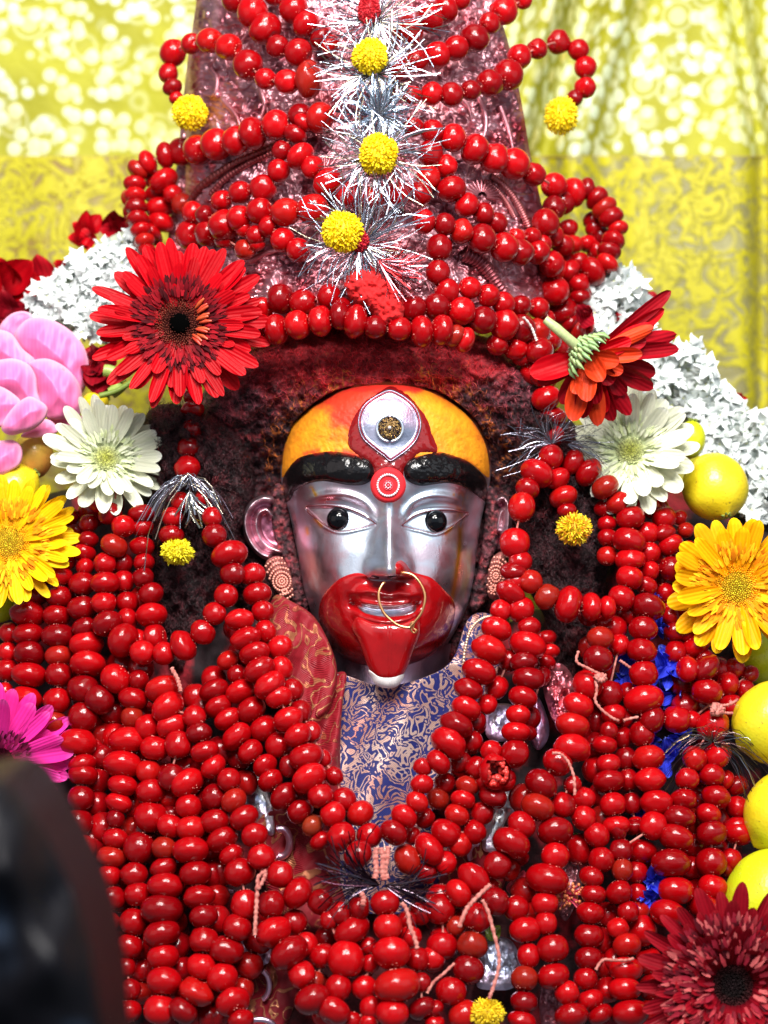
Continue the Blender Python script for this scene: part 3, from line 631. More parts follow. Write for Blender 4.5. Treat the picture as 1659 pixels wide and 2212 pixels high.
def hairY(x, y, d):
    s = np.sqrt(np.clip(1-((x-835)/420.)**2-(np.minimum(y-980, 0)/330.)**2, 0, 1))
    hd = seg_dist(x, y, HEADO, True)[0]*np.where(inside(x, y, HEADO), 1, -1); ho = sm(3, 12, hd)*.06
    cap = ho+.062-.052*s*sm(1060, 780, y)-.006*sm(1060, 820, y)
    edge = .05*np.exp(-d/16.)
    rel = .0045*fbm(x/24, y/18, 0, 5, 51)*sm(0, 12, d)
    return cap+edge-rel
V, F, c = patch(hp, hairY, 2.4, 5, lambda x, y, d: hair_col(x, y)); obj('hair_mass', mesh('hair_mass', local(V, hair.location), F, c), M_HAIR, hair)
lobeL = [(330, 880), (420, 880), (520, 930), (560, 1030), (540, 1110), (520, 1180), (500, 1270), (470, 1340), (420, 1400), (400, 1460), (350, 1420), (335, 1330), (325, 1230), (330, 1130), (320, 1050), (300, 960)]
lobeR = [(1110, 900), (1200, 880), (1270, 960), (1310, 1060), (1318, 1160), (1310, 1250), (1290, 1310), (1270, 1420), (1255, 1500), (1200, 1520), (1170, 1460), (1180, 1350), (1150, 1290), (1120, 1230), (1110, 1150), (1100, 1050)]
def lobeY(cx, w):
    return lambda x, y, d: .050+.0*x-.022*np.sqrt(np.clip(1-((x-cx)/w)**2, 0, 1))+.03*np.exp(-d/10.)-.004*fbm(x/18, y/26, 0, 5, 61)*sm(0, 10, d)
def side_strip(cx): return lambda x, y, d: .050-.004*(1-np.exp(-d/5))-.002*fbm(x/8, y/12, 0, 4, 7)
LY, RY = lobeY(430, 125), lobeY(1210, 120)
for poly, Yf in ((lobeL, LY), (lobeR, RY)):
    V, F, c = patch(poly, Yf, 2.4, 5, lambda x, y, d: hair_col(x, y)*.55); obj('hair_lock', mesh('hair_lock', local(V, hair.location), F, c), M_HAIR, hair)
for poly in (ZP("245,650 300,640 322,760 345,900 380,1050 420,1230 430,1320 380,1300 330,1240 300,1080 268,960 240,850"), ZP("1405,650 1450,660 1475,760 1470,900 1450,1000 1415,1080 1405,1250 1330,1330 1320,1240 1365,1080 1390,900 1400,760")):
    V, F, c = patch(poly, side_strip(0), 1.8, 5, lambda x, y, d: hair_col(x, y)*1.6+np.array([.05, .008, .004])*sm(0, .8, fbm(x/9, y/12, 0, 3, 5))[:, None], back=.02); obj('sideburn', mesh('sideburn', local(V, hair.location), F, c), M_HAIR, hair)
def fibres(poly, Yf, n, name, ln=22, dirf=None, dark=1.0):
    L = smooth_poly(poly, 5); mb = MB(); x0, y0 = L.min(0); x1, y1 = L.max(0); k = 0
    X = RNG.uniform(x0, x1, n*3); Y = RNG.uniform(y0, y1, n*3); ins = inside(X, Y, L); X, Y = X[ins][:n], Y[ins][:n]
    D = seg_dist(X, Y, L, True)[0]; C = hair_col(X, Y)*dark; nn = len(X)
    a = noise(X/60, Y/60, 0, 71)*3.0+RNG.uniform(-1, 1, nn) if dirf is None else dirf(X, Y)+RNG.normal(0, .7, nn)
    pts = []; x, y = X.copy(), Y.copy(); lift = RNG.uniform(.3, 1.3, nn)
    S = 5
    for s in range(S):
        d = seg_dist(x, y, L, True)[0]*np.where(inside(x, y, L), 1, 0); yy = Yf(x, y, np.maximum(d, 6))-.0005-.003*lift*math.sin(math.pi*s/(S-1))
        pts.append(P(x, y, yy)); st = ln/S*RNG.uniform(.6, 1.3, nn); x = x+np.cos(a)*st; y = y+np.sin(a)*st; a = a+RNG.normal(0, .7, nn)
    Pn = np.stack(pts, 1)                             # nn,S,3
    wd = .00016
    off1 = np.array([wd, 0, wd*.3]); off2 = np.array([-wd*.5, -wd*.8, wd*.5]); off3 = np.array([-wd*.5, wd*.8, -wd*.8])
    V = np.stack([Pn+off1, Pn+off2, Pn+off3], 2).reshape(-1, 3)
    b = (np.arange(nn)*S*3)[:, None, None]+(np.arange(S-1)*3)[None, :, None]; j = np.arange(3)[None, None, :]; k2 = (j+1) % 3
    F = np.stack([b+j, b+k2, b+3+k2, b+3+j], -1).reshape(-1, 4)
    cc = np.repeat(C*RNG.uniform(.6, 2.2, (nn, 1)), S*3, 0)
    o = obj(name, mesh(name, local(V, hair.location), F, cc), M_FIBRE, hair); o['kind'] = 'stuff'
fibres(hp, hairY, 13000, 'hair_fibres', 24)
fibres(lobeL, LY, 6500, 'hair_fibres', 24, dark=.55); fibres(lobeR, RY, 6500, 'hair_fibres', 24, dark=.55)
# ------------------------------------------------------------ cloth over the chest
M_DARKC = mat_col('dark_red_cloth', .85, .4, 500, .001, vary=.5)
base = empty('draped_body', P(830, 1700, .06)); tag(base, 'body of the idol under dark maroon cloth, seen through gaps between the berry strings', 'draped body')
bp = [(-80, 1150), (60, 1080), (200, 1050), (330, 1060), (420, 1250), (560, 1330), (700, 1440), (980, 1440), (1120, 1330), (1260, 1280), (1300, 1060), (1400, 1040), (1540, 1090), (1720, 1200), (1760, 1700), (1740, 2330), (800, 2360), (-90, 2330)]
def body_col(x, y, d):
    n = fbm(x/45, y/60, 0, 4, 81); k = sm(.1, .7, n)[:, None]; mid = np.exp(-((x-820)/260)**2)*sm(1750, 1850, y)
    c = np.array([.018, .005, .008])*(1-k)+np.array([.30, .008, .018])*k
    return c*(1-mid[:, None]*.5)+np.array([.20, .008, .014])*mid[:, None]*.5
V, F, c = patch(bp, lambda x, y, d: Ychest(x, y)+.030+.006*fbm(x/60, y/80, 0, 4, 82)+.06*np.exp(-d/20), 6, 4, body_col)
obj('body_cloth', mesh('body_cloth', local(V, base.location), F, c), M_DARKC, base)
def brocade(name, bgc, a, b, sc, thr=.0, dist=.9):
    m = NT(name); g = m.coord(); n1 = m.noise(sc, g, 2, .5, dist); s = m.math('SINE', m.math('MULTIPLY', n1, 46))
    k = m.ramp(m.math('ADD', m.math('MULTIPLY', s, .5), .5), [(.53+thr*.9, (0, 0, 0)), (.60+thr*.9, (1, 1, 1))])
    th = m.n('ShaderNodeTexWave', bands_direction='DIAGONAL'); th.inputs['Scale'].default_value = 420; th.inputs['Distortion'].default_value = 2; m.l(g, th.inputs[0])
    metal = m.ramp(m.noise(26, g, 4), [(.35, a), (.62, b)]); metal = m.mix(.45, metal, m.ramp(th.outputs[0], [(.2, (.25, .2, .2)), (.7, (1.3, 1.3, 1.3))]), 'MULTIPLY')
    k2 = m.math('MULTIPLY', k, 1.0)
    m.set(Base_Color=m.mix(k, bgc, metal), Roughness=m.ramp(k, [(0, (.6,)*3), (1, (.34,)*3)]), Metallic=m.math('MULTIPLY', k, .55), Normal=m.bump(th.outputs[0], .55, .0006, m.bump(k, .8, .0007)))
    return m.m
M_BLUE = brocade('blue_gold_brocade', (.006, .010, .11), (.46, .16, .13), (.80, .60, .52), 105, -.02)
M_REDB = brocade('red_gold_brocade', (.24, .002, .010), (.40, .07, .04), (.60, .26, .12), 45, .34, .5)
bl = empty('blue_brocade_bodice', P(860, 1600, .01)); tag(bl, 'navy blue bodice woven with copper and silver scrolls below the chin', 'bodice')
def YL(x, y): return Ychest(x, y)+.012
V, F, c = patch([(700, 1462), (740, 1458), (820, 1482), (900, 1470), (975, 1430), (1010, 1340), (1050, 1325), (1075, 1350), (1080, 1420), (1060, 1500), (1010, 1620), (960, 1700), (930, 1780), (980, 1830), (960, 1960), (700, 1960), (690, 1840), (760, 1800), (735, 1700), (728, 1600), (725, 1520)],
    lambda x, y, d: YL(x, y)+.0028*np.sin(x/30+y/60)-.003*np.exp(-((x-870)/70)**2)+.022*np.exp(-((x-1000)/60)**2)*sm(1440, 1380, y), 4, 4, None, back=.004); obj('bodice_cloth', mesh('bodice_cloth', local(V, bl.location), F), M_BLUE, bl)
mb = MB(); L = smooth_poly([(1000, 1450), (1005, 1400), (1020, 1355), (1050, 1333), (1075, 1340)], 8, False)
for q in range(0, len(L)): mb.sphere(P(L[q, 0], L[q, 1], .012-.0), .0011, (.85, .62, .45), 8, 5)
o = obj('neck_beading', mesh('neck_beading', local(np.concatenate(mb.V), bl.location), np.concatenate(mb.F4), np.concatenate(mb.C)), mat_col('gilt_beads', .3, metal=.7), bl)
rs = empty('red_brocade_scarf', P(670, 1500, .01)); tag(rs, 'red scarf with woven gold paisleys, folded left of the blue bodice', 'scarf')
def scarf(poly, off, fr, name):
    V, F, c = patch(poly, lambda x, y, d: YL(x, y)-off+.004*np.sin((x*.9+y*.22)/fr)+.002*fbm(x/30, y/50, 0, 3, 90)+.006*np.exp(-d/4), 3, 5, None, back=.004); obj(name, mesh(name, local(V, rs.location), F), M_REDB, rs)
scarf([(590, 1290), (630, 1300), (680, 1335), (715, 1400), (728, 1450), (722, 1500), (700, 1545), (640, 1560), (600, 1480), (570, 1380)], .010, 20, 'scarf_fold')
scarf([(690, 1470), (722, 1455), (748, 1458), (740, 1520), (735, 1600), (736, 1700), (745, 1790), (700, 1760), (640, 1640), (650, 1560)], .008, 9, 'scarf_fold')
scarf([(560, 1760), (640, 1740), (720, 1800), (740, 1870), (740, 1990), (650, 2010), (590, 1950), (550, 1850)], .006, 24, 'scarf_fold')
scarf([(560, 2060), (620, 2030), (660, 2060), (640, 2160), (600, 2240), (540, 2240), (530, 2140)], .004, 24, 'scarf_fold')
scarf([(930, 1830), (1060, 1800), (1100, 1840), (1080, 1930), (1010, 1960), (940, 1950)], .002, 24, 'scarf_fold')
# ------------------------------------------------------------ silver and pink ornaments showing between the berries
def plate(poly, lab, colr, up, bulge=.003, name='silver_plate', mat=None, lump=.0006, cat='ornament'):
    c0 = np.mean(poly, 0); e0 = P(*c0, float(Ychest(c0[0], c0[1])))
    V, F, c = patch(poly, lambda x, y, d: Ychest(x, y)+.012-up-bulge*(1-np.exp(-d/8))-lump*fbm(x/14, y/20, 0, 4, 17)*sm(0, 5, d), 2.2, 5, lambda x, y, d: np.tile(colr, (len(x), 1))*(.75+.4*sm(-.5, .5, fbm(x/15, y/15, 0, 3, 6)))[:, None], back=.004)
    o = obj(name, mesh(name, local(V, e0), F, c), mat or M_SILVER, None, e0); return tag(o, lab, cat)
def QD(q, s):
    off = dict(A=(0, 0), B=(829.5, 0), C=(0, 553), D=(829.5, 553), E=(0, 1106), F=(829.5, 1106), G=(0, 1659), H=(829.5, 1659))[q]
    return [(off[0]+float(a.split(',')[0])/2, off[1]+float(a.split(',')[1])/2) for a in s.split()]
plate(QD('G', "1030,30 1070,15 1120,30 1165,120 1180,200 1185,285 1140,280 1100,200 1060,150"), 'pale silver plate between berry strings below the red scarf', (1.25, 1.15, 1.25), .004)
plate(QD('H', "425,345 440,250 480,190 510,100 580,95 600,170 545,200 510,270 495,350 460,365"), 'bluish white silver plate among berries right of the blue bodice', (1.3, 1.3, 1.4), .004)
plate(QD('G', "1030,760 1100,740 1180,790 1190,870 1100,900 1040,890"), 'dull pink metal plate beside crossing berries at the lower left centre', (.85, .5, .6), .002)
plate(QD('H', "410,760 470,730 560,760 590,860 560,950 460,960 400,940 420,850"), 'grey silver plate with a thread lying across it at the lower right centre', (.8, .75, .85), .002)
plate(QD('F', "445,850 500,830 560,840 590,900 560,980 480,990 440,960"), 'lilac silver plate between two berry strings right of the bodice', (1.1, .85, 1.1), .003)
plate([(1178, 1445), (1200, 1432), (1222, 1440), (1240, 1470), (1243, 1510), (1225, 1550), (1200, 1562), (1185, 1530), (1175, 1490)], 'ridged pink metal boss below the right hair lock', (1.1, .62, .72), .012, .012, 'metal_boss', M_PINKSILVER, .006)
plate([(1160, 1500), (1185, 1560), (1182, 1600), (1160, 1620), (1140, 1580), (1145, 1530)], 'smooth lilac metal pendant between berries beside the pink boss', (1.0, .65, .9), .006, .006, 'metal_pendant')
plate([(1215, 1875), (1235, 1858), (1250, 1870), (1258, 1910), (1245, 1950), (1222, 1990), (1205, 1960), (1212, 1920)], 'twisted silver band beside the orange stamens', (1.1, 1.0, 1.05), .004, .008, 'silver_band', M_PINKSILVER, .006)
plate([(1170, 2130), (1200, 2110), (1225, 2140), (1228, 2190), (1200, 2225), (1170, 2215)], 'ribbed dark silver ornament near the bottom edge right of centre', (.9, .7, .78), .004, .008, 'silver_ornament', M_PINKSILVER, .006)
plate(QD('G', "760,400 790,410 800,480 790,560 770,560 768,480"), 'small lilac silver sliver between two berry strings at lower left', (1.2, 1.0, 1.2), .006)
plate(QD('G', "840,1040 900,1030 960,1060 980,1106 860,1120"), 'crumpled crimson petal among berries at the bottom edge', (.5, .03, .10), .006, .004, 'petal', M_SATIN, .004, 'petal')
plate(QD('G', "410,140 450,110 480,170 470,240 440,310 405,300 400,210"), 'crumpled crimson petal beside the leftmost berry strings', (.35, .02, .06), .004, .003, 'petal', M_SATIN, .005, 'petal')
plate(QD('G', "570,820 610,810 640,850 630,910 590,890"), 'dark olive leaf glimpsed between berry strings at lower left', (.10, .12, .01), .004, .002, 'leaf', M_SATIN, .002, 'leaf')
plate(QD('H', "800,300 835,285 870,320 850,370 815,350 790,350"), 'small green leaf between berries right of the silver band', (.14, .24, .02), .012, .002, 'leaf', M_SATIN, .002, 'leaf')
plate(QD('H', "440,700 480,690 505,690 495,740 450,745"), 'small green leaf above the grey silver plate', (.16, .22, .02), .008, .002, 'leaf', M_SATIN, .002, 'leaf')
plate(QD('H', "530,520 600,450 615,480 590,560 560,550"), 'crumpled pink red petal beside the threads right of centre', (.55, .03, .06), .012, .002, 'petal', M_SATIN, .003, 'petal')
def hoop(x, y, r, tw, lab, up=.006, rr=.0016, a0=0, a1=6.283, name='silver_ring'):
    a = np.linspace(a0, a1, 40); y0 = float(Ychest(x, y))+.006-up; e0 = P(x, y, y0); mb = MB()
    mb.tube(P(x+r*np.cos(a), y+r*tw*np.sin(a), np.full(40, y0)+.002*np.sin(a)), rr, 8, (1.1, .75, .85))
    tag(obj(name, mesh(name, local(mb.V[0], e0), mb.F4[0], mb.C[0]), M_SILVER, None, e0), lab, 'ring')
hoop(606, 1820, 20, 1.5, 'pink metal ring hanging below the pale silver plate', a0=-1.9, a1=1.9, rr=.0022)
hoop(498, 1898, 22, 1.2, 'pink silver ring between two berry strings left of centre', a0=1.2, a1=4.2)
hoop(1030, 1845, 16, 1.4, 'small hooked silver ring left of the bluish white plate', a0=2.6, a1=5.0)
hoop(398, 2095, 17, 1.2, 'small silver ring among berries at lower left', a0=2.5, a1=5.2)
hoop(560, 2128, 22, 1.5, 'dark silver hook beside the gold brocade at the bottom', a0=-1.2, a1=1.2)
hoop(560, 2218, 32, .5, 'silver rim at the bottom edge left of centre', a0=3.3, a1=6.1)
# ------------------------------------------------------------ strings of red berries
def berry_mesh(i):
    rs = np.random.default_rng(100+i); nr, ns = 18, 26
    t = np.linspace(0, math.pi, nr+1); ph = np.arange(ns)*2*math.pi/ns
    T, PH = np.meshgrid(t, ph, indexing='ij'); r = np.sin(T)**(.92); z = np.cos(T)*1.0
    dim = np.exp(-(r/.20)**2)*.16; z = z-np.sign(z)*dim
    x, y = r*np.cos(PH), r*np.sin(PH)
    amp = [.03, .045, .03, .07, .04, .03, .08, .035][i]
    n = 1+amp*fbm(x*1.3+i*7, y*1.3, z*1.3, 3, i)
    if i in (3, 6):                                     # slightly shrivelled ones
        n = n-.05*np.exp(-((np.sin(PH*1+z*1.6+i))/.12)**2)*np.sin(T)**2
    V = np.stack([x*n, y*n, z*n], -1).reshape(-1, 3)
    ii = np.arange(nr)[:, None]; j = np.arange(ns)[None, :]; k = (j+1) % ns
    F = np.stack([ii*ns+j+0*k, (ii+1)*ns+j, (ii+1)*ns+k, ii*ns+k], -1).reshape(-1, 4)
    mb = MB(); mb.add(V, F)
    for s in (1, -1):
        for q in range(9):                              # crumbs of skin round the thread hole
            a = rs.uniform(0, 6.28); rr = rs.uniform(.22, .62); h = math.sqrt(max(0, 1-rr*rr))*.97
            mb.sphere((rr*math.cos(a), rr*math.sin(a), s*h), rs.uniform(.022, .055), (1, 1, 1), 5, 3)
    me = mb.mesh('berry'); mi = np.zeros(len(me.polygons), np.int32); mi[len(F):] = 1; me.polygons.foreach_set('material_index', mi); return me
BM = [berry_mesh(i) for i in range(8)]
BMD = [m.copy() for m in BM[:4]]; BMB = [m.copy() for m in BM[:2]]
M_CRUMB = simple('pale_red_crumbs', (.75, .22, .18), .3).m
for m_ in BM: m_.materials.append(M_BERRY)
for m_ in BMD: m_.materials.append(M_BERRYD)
for m_ in BMB: m_.materials.append(M_BROWNB)
for m_ in BM+BMD+BMB: m_.materials.append(M_CRUMB)
FR = dict(A=(0, 0, 1.0972), B=(1512, 0, 1.0972), C=(0, 1008, 1.0972), Q=(1512, 1008, 1.0972), E=(0, 2016, 1.0972), F=(1512, 2016, 1.0972), G=(0, 3024, 1.0972), H=(1512, 3024, 1.0972),
          a=(500, 0, 1.659), b=(1500, 0, 1.659), c=(500, 700, 1.659), d=(1500, 700, 1.659), e=(0, 2000, 1.659), f=(2024, 1900, 1.659), g=(2024, 2600, 1.659), h=(1000, 2600, 1.659), i=(1000, 3200, 1.659), j=(2224, 3400, 2.0737))
SC_D = 1659/3024.0
def parse(s):
    out = []; fr = None
    for tk in s.replace(';', ' ').split():
        if tk.isalpha(): fr = FR[tk]; continue
        v = [float(q) for q in tk.split(',')]
        out.append(((fr[0]+v[0]/fr[2])*SC_D, (fr[1]+v[1]/fr[2])*SC_D, v[2]/fr[2]*SC_D))
    return out
FRONT = []
def garland(s, label, layer=0, group=None, dark=0, pts=None, thr=True):
    b = np.array(pts if pts is not None else parse(s)); n = len(b)
    FRONT.extend([(x, y) for x, y, _ in b]) if not dark or pts is None else None
    yb = Yb(b[:, 0], b[:, 1])-.009-layer*.0105
    pos = P(b[:, 0], b[:, 1], yb+RNG.uniform(-.0015, .0015, n))
    root = empty('berry_garland', tuple(pos[0])); tag(root, label, 'garland', group)
    if n > 1: T = np.gradient(pos, axis=0)
    else: T = np.array([[0, 0, 1.]])
    d = np.linalg.norm(np.diff(pos, axis=0), axis=1) if n > 1 else np.array([.016])
    for q in range(n):
        W = b[q, 2]*1.08*U*(CD+yb[q])/CD
        dn = min([d[k] for k in (q-1, q) if 0 <= k < len(d)])
        Ln = float(np.clip(np.mean([d[k] for k in (q-1, q) if 0 <= k < len(d)])*1.08, W*.70, W*1.05))
        t = Vector(T[q]).normalized(); t = (t+Vector(RNG.normal(0, .10, 3))).normalized()
        rot = t.to_track_quat('Z', 'Y').to_matrix().to_4x4() @ Matrix.Rotation(RNG.uniform(0, 6.28), 4, 'Z')
        flat = RNG.uniform(.92, 1.04)
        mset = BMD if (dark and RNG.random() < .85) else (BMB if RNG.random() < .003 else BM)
        me = mset[RNG.integers(len(mset))]
        o = bpy.data.objects.new('berry', me); COL.objects.link(o); o.parent = root
        o.matrix_basis = Matrix.Translation(Vector(pos[q])-root.location) @ rot @ Matrix.Diagonal((W/2, W/2*flat, Ln/2, 1))
    if n > 2 and thr:
        mb = MB(); L = smooth_poly(pos, 3, False); mb.tube(L, .0007, 5)
        obj('thread', mesh('thread', local(mb.V[0], root.location), mb.F4[0]), M_THREAD, root)
    return root
GT = 'berry strings wound round the crown'; GC = 'berry strings hanging over the chest'; GS = 'berry strings beside the face'
TOP = [
("a 1190,520,230 1045,535,155 905,515,130 790,425,185 665,310,165 540,265,165 420,285,130 300,345,165 270,480,130 295,570,125 320,640,90", 'looped berry string whose end carries a yellow pompom left of the crown', 1.6),
("a 700,5,150 820,80,200 900,190,200 985,305,140 1120,345,185", 'thick berry string slanting down from the top edge left of centre', 1.3),
("a 960,-40,140 1090,60,180 1170,160,170 1270,250,150 1330,300,140", 'berry string running behind the top silver tinsel burst on its left', .6),
("b 930,0,110 800,70,170 710,150,135 610,250,185 490,315,155 370,360,170 230,400,150 100,450,150", 'berry string slanting from the top right edge of the crown to the upper tinsel', 1.3),
("b 520,0,120 420,60,170 315,120,185 190,200,180 60,240,120 -60,300,120", 'short berry string just right of the top tinsel burst', 1.0),
("b 200,620,120 330,610,150 460,620,150 585,590,125 710,545,165 830,490,190 905,370,150 1020,320,130 1160,275,150 1290,325,135 1335,440,140 1335,570,140 1265,640,110", 'berry string curling out against the yellow backdrop to a pompom on the right', 1.6),
("a 1260,770,190 1130,750,140 975,815,180 820,870,200 710,920,180 585,945,195 465,980,195 355,990,170 250,1015,165 135,1060,150 70,1110,140 ; c 50,40,140 55,115,140 60,190,140 70,270,140 90,340,130 115,410,130 130,480,120 130,550,110", 'long berry string sweeping left off the crown and down behind the red gerbera', 1.0),
("c 240,20,185 300,105,125 360,170,135 430,225,140 510,245,130 630,310,190 735,265,160 865,215,160 1035,225,180 1215,205,190", 'berry string looping inward above the red gerbera to the lower tinsel', 1.2),
("c 620,150,130 740,95,140 890,70,170 ; a 990,1115,140 1010,985,120 1100,880,150 1150,800,130", 'berry string rising from the gerbera loop toward the second yellow pompom', .9),
("a 1135,1020,190 1210,1095,150 ; c 1310,30,190 1450,110,170 1600,130,150 ; d 120,105,150 255,105,150 310,0,150 ; b 325,1005,165", 'berry string crossing the crown below the middle pompom', 1.0),
("c 420,375,190 525,365,170 640,400,130 770,470,130 850,430,100", 'short berry string peeping over the red gerbera petals', .6),
("c 1120,470,150 1015,405,150 930,320,150 840,375,120 760,330,110", 'small berry string left of the lowest silver tinsel', .8),
("c 200,20,150 200,110,160 215,195,180 225,290,170 160,350,130 110,430,130 150,500,110", 'dark berry string hidden inside the left loop of the crown', -.2),
("c 160,370,90 90,400,90 120,450,80 190,400,80 ; c 20,130,110 30,220,110 40,320,100", 'dark outermost berry string at the left edge of the crown', -1.2),
("b 210,830,125 335,860,155 470,900,175 610,975,190 740,1035,185 870,1070,190 1000,1140,150 ; d 1130,50,160 1255,95,185 1340,70,150 1410,130,165 1460,195,165 1505,255,165 1550,330,130 1520,410,150 1490,480,150 1480,560,150 1380,610,190 1290,700,150 1300,780,140", 'long berry string sweeping right off the crown into a thick outer loop', 1.2),
("d 1190,160,150 1130,195,150 1075,295,170 1130,380,130 1190,440,140", 'berry string turning down inside the right loop of the crown', 1.5),
("d 1220,330,130 1240,440,160 1290,545,130 1330,620,130 1300,690,130 1320,760,120", 'dark berry string inside the right outer loop', .1),
("d 1400,330,130 1350,430,130 1400,480,130 1440,380,120 1380,280,120", 'dark tangle of berries behind the right outer loop', -.4),
("b 430,1085,140 ; d 460,75,185 560,180,160 670,235,140 760,295,125 880,390,120 985,385,120 1060,430,110", 'berry string going down the right front of the crown past the shell ornament', 1.0),
("d 280,285,165 415,305,140 525,350,155 660,400,185 805,455,185 910,485,170 1025,485,150 1115,565,165 1160,600,150 1230,610,165 1290,690,140", 'berry string from the lower tinsel to the right side of the crown', 1.3),
("d 380,460,165 370,620,155 430,740,160 580,720,135 700,770,150 800,820,150 910,835,135 1030,850,130 1080,920,110", 'upper of the berry rows along the crown rim right of the red powder', 1.2),
("d 1130,740,190 1185,870,190 1240,960,150 1290,1000,150 1340,960,130", 'berry string dropping behind the sideways red gerbera', .8),
("d 1210,560,140 1240,690,150 1260,800,150 1300,880,130 1320,960,120 1210,1090,120", 'dark berry string under the right fall of the crown', -.2),
("c 770,940,160 865,985,185 975,990,190 1115,960,185 1265,935,190 1395,900,180 1490,940,210 1620,975,160 ; d 120,985,150 265,1005,195 395,995,200 480,1030,150 550,1060,160", 'lowest berry row of the crown rim, lying on the dark hair', 1.7),
("c 880,850,140 1005,790,185 1150,815,165 1320,780,165 1400,850,130 ; d 60,850,150 210,850,165 365,840,165 525,870,175 665,930,170 805,960,195 915,990,185 1020,1010,170 1100,1060,150 1160,1110,140", 'second berry row of the crown rim, partly under the red powder', 1.1),
("d 760,1090,130 880,1110,150 960,1150,150 ; Q 600,440,90 640,500,100 700,520,110", 'dark berries tucked under the right end of the crown rim rows', .3),
("d 1030,1130,185 ; Q 690,510,120 700,615,125 730,700,115 735,780,90", 'berry string hanging behind the orange back of the sideways gerbera', 2.0),
]
for s, lab, ly in TOP: garland(s, lab, ly, GT)
SIDE = [
("C 835,610,85 832,665,100 832,750,98 815,830,98 810,915,108", 'short straight berry string hanging between the red gerbera and left tinsel', 1.3),
("e 1330,-60,110 1385,60,125 1400,180,150 1500,305,225 1520,430,160 1475,575,160 1400,690,150 1325,810,160 1200,900,200 1070,950,145 930,945,150 805,865,215 700,755,190 680,620,158 685,490,192 685,365,140 745,245,178 805,120,155 720,40,150 650,-40,140", 'berry loop hanging beside the ear around the left hair lock', 1.8),
("e 1180,-40,120 1125,60,130 1120,180,155", 'stub of three berries ending in the fluffy yellow flower left of the ear', 1.5),
("e 1015,850,190 900,860,130 830,720,120", 'berries bunched behind the bottom of the left loop', .9),
("Q 720,870,105 660,940,145 620,1005,102 595,1085,118 ; F 565,135,125 590,215,102 635,300,98 705,365,112 795,400,155 895,410,118 965,412,95", 'berry loop hanging from the right tinsel around the right hair lock', 2.0),
("Q 815,890,110 885,935,125 955,1000,122 1010,1065,102 ; F 1065,25,115 1060,125,145 1065,205,130 1060,285,115 1025,372,110", 'outer strand of the right loop, next to the white gerbera', 1.5),
("Q 750,960,105 775,1040,122 790,1100,80", 'stub of berries inside the right loop above the fluffy yellow flower', 1.3),
]
for s, lab, ly in SIDE: garland(s, lab, ly, GS)
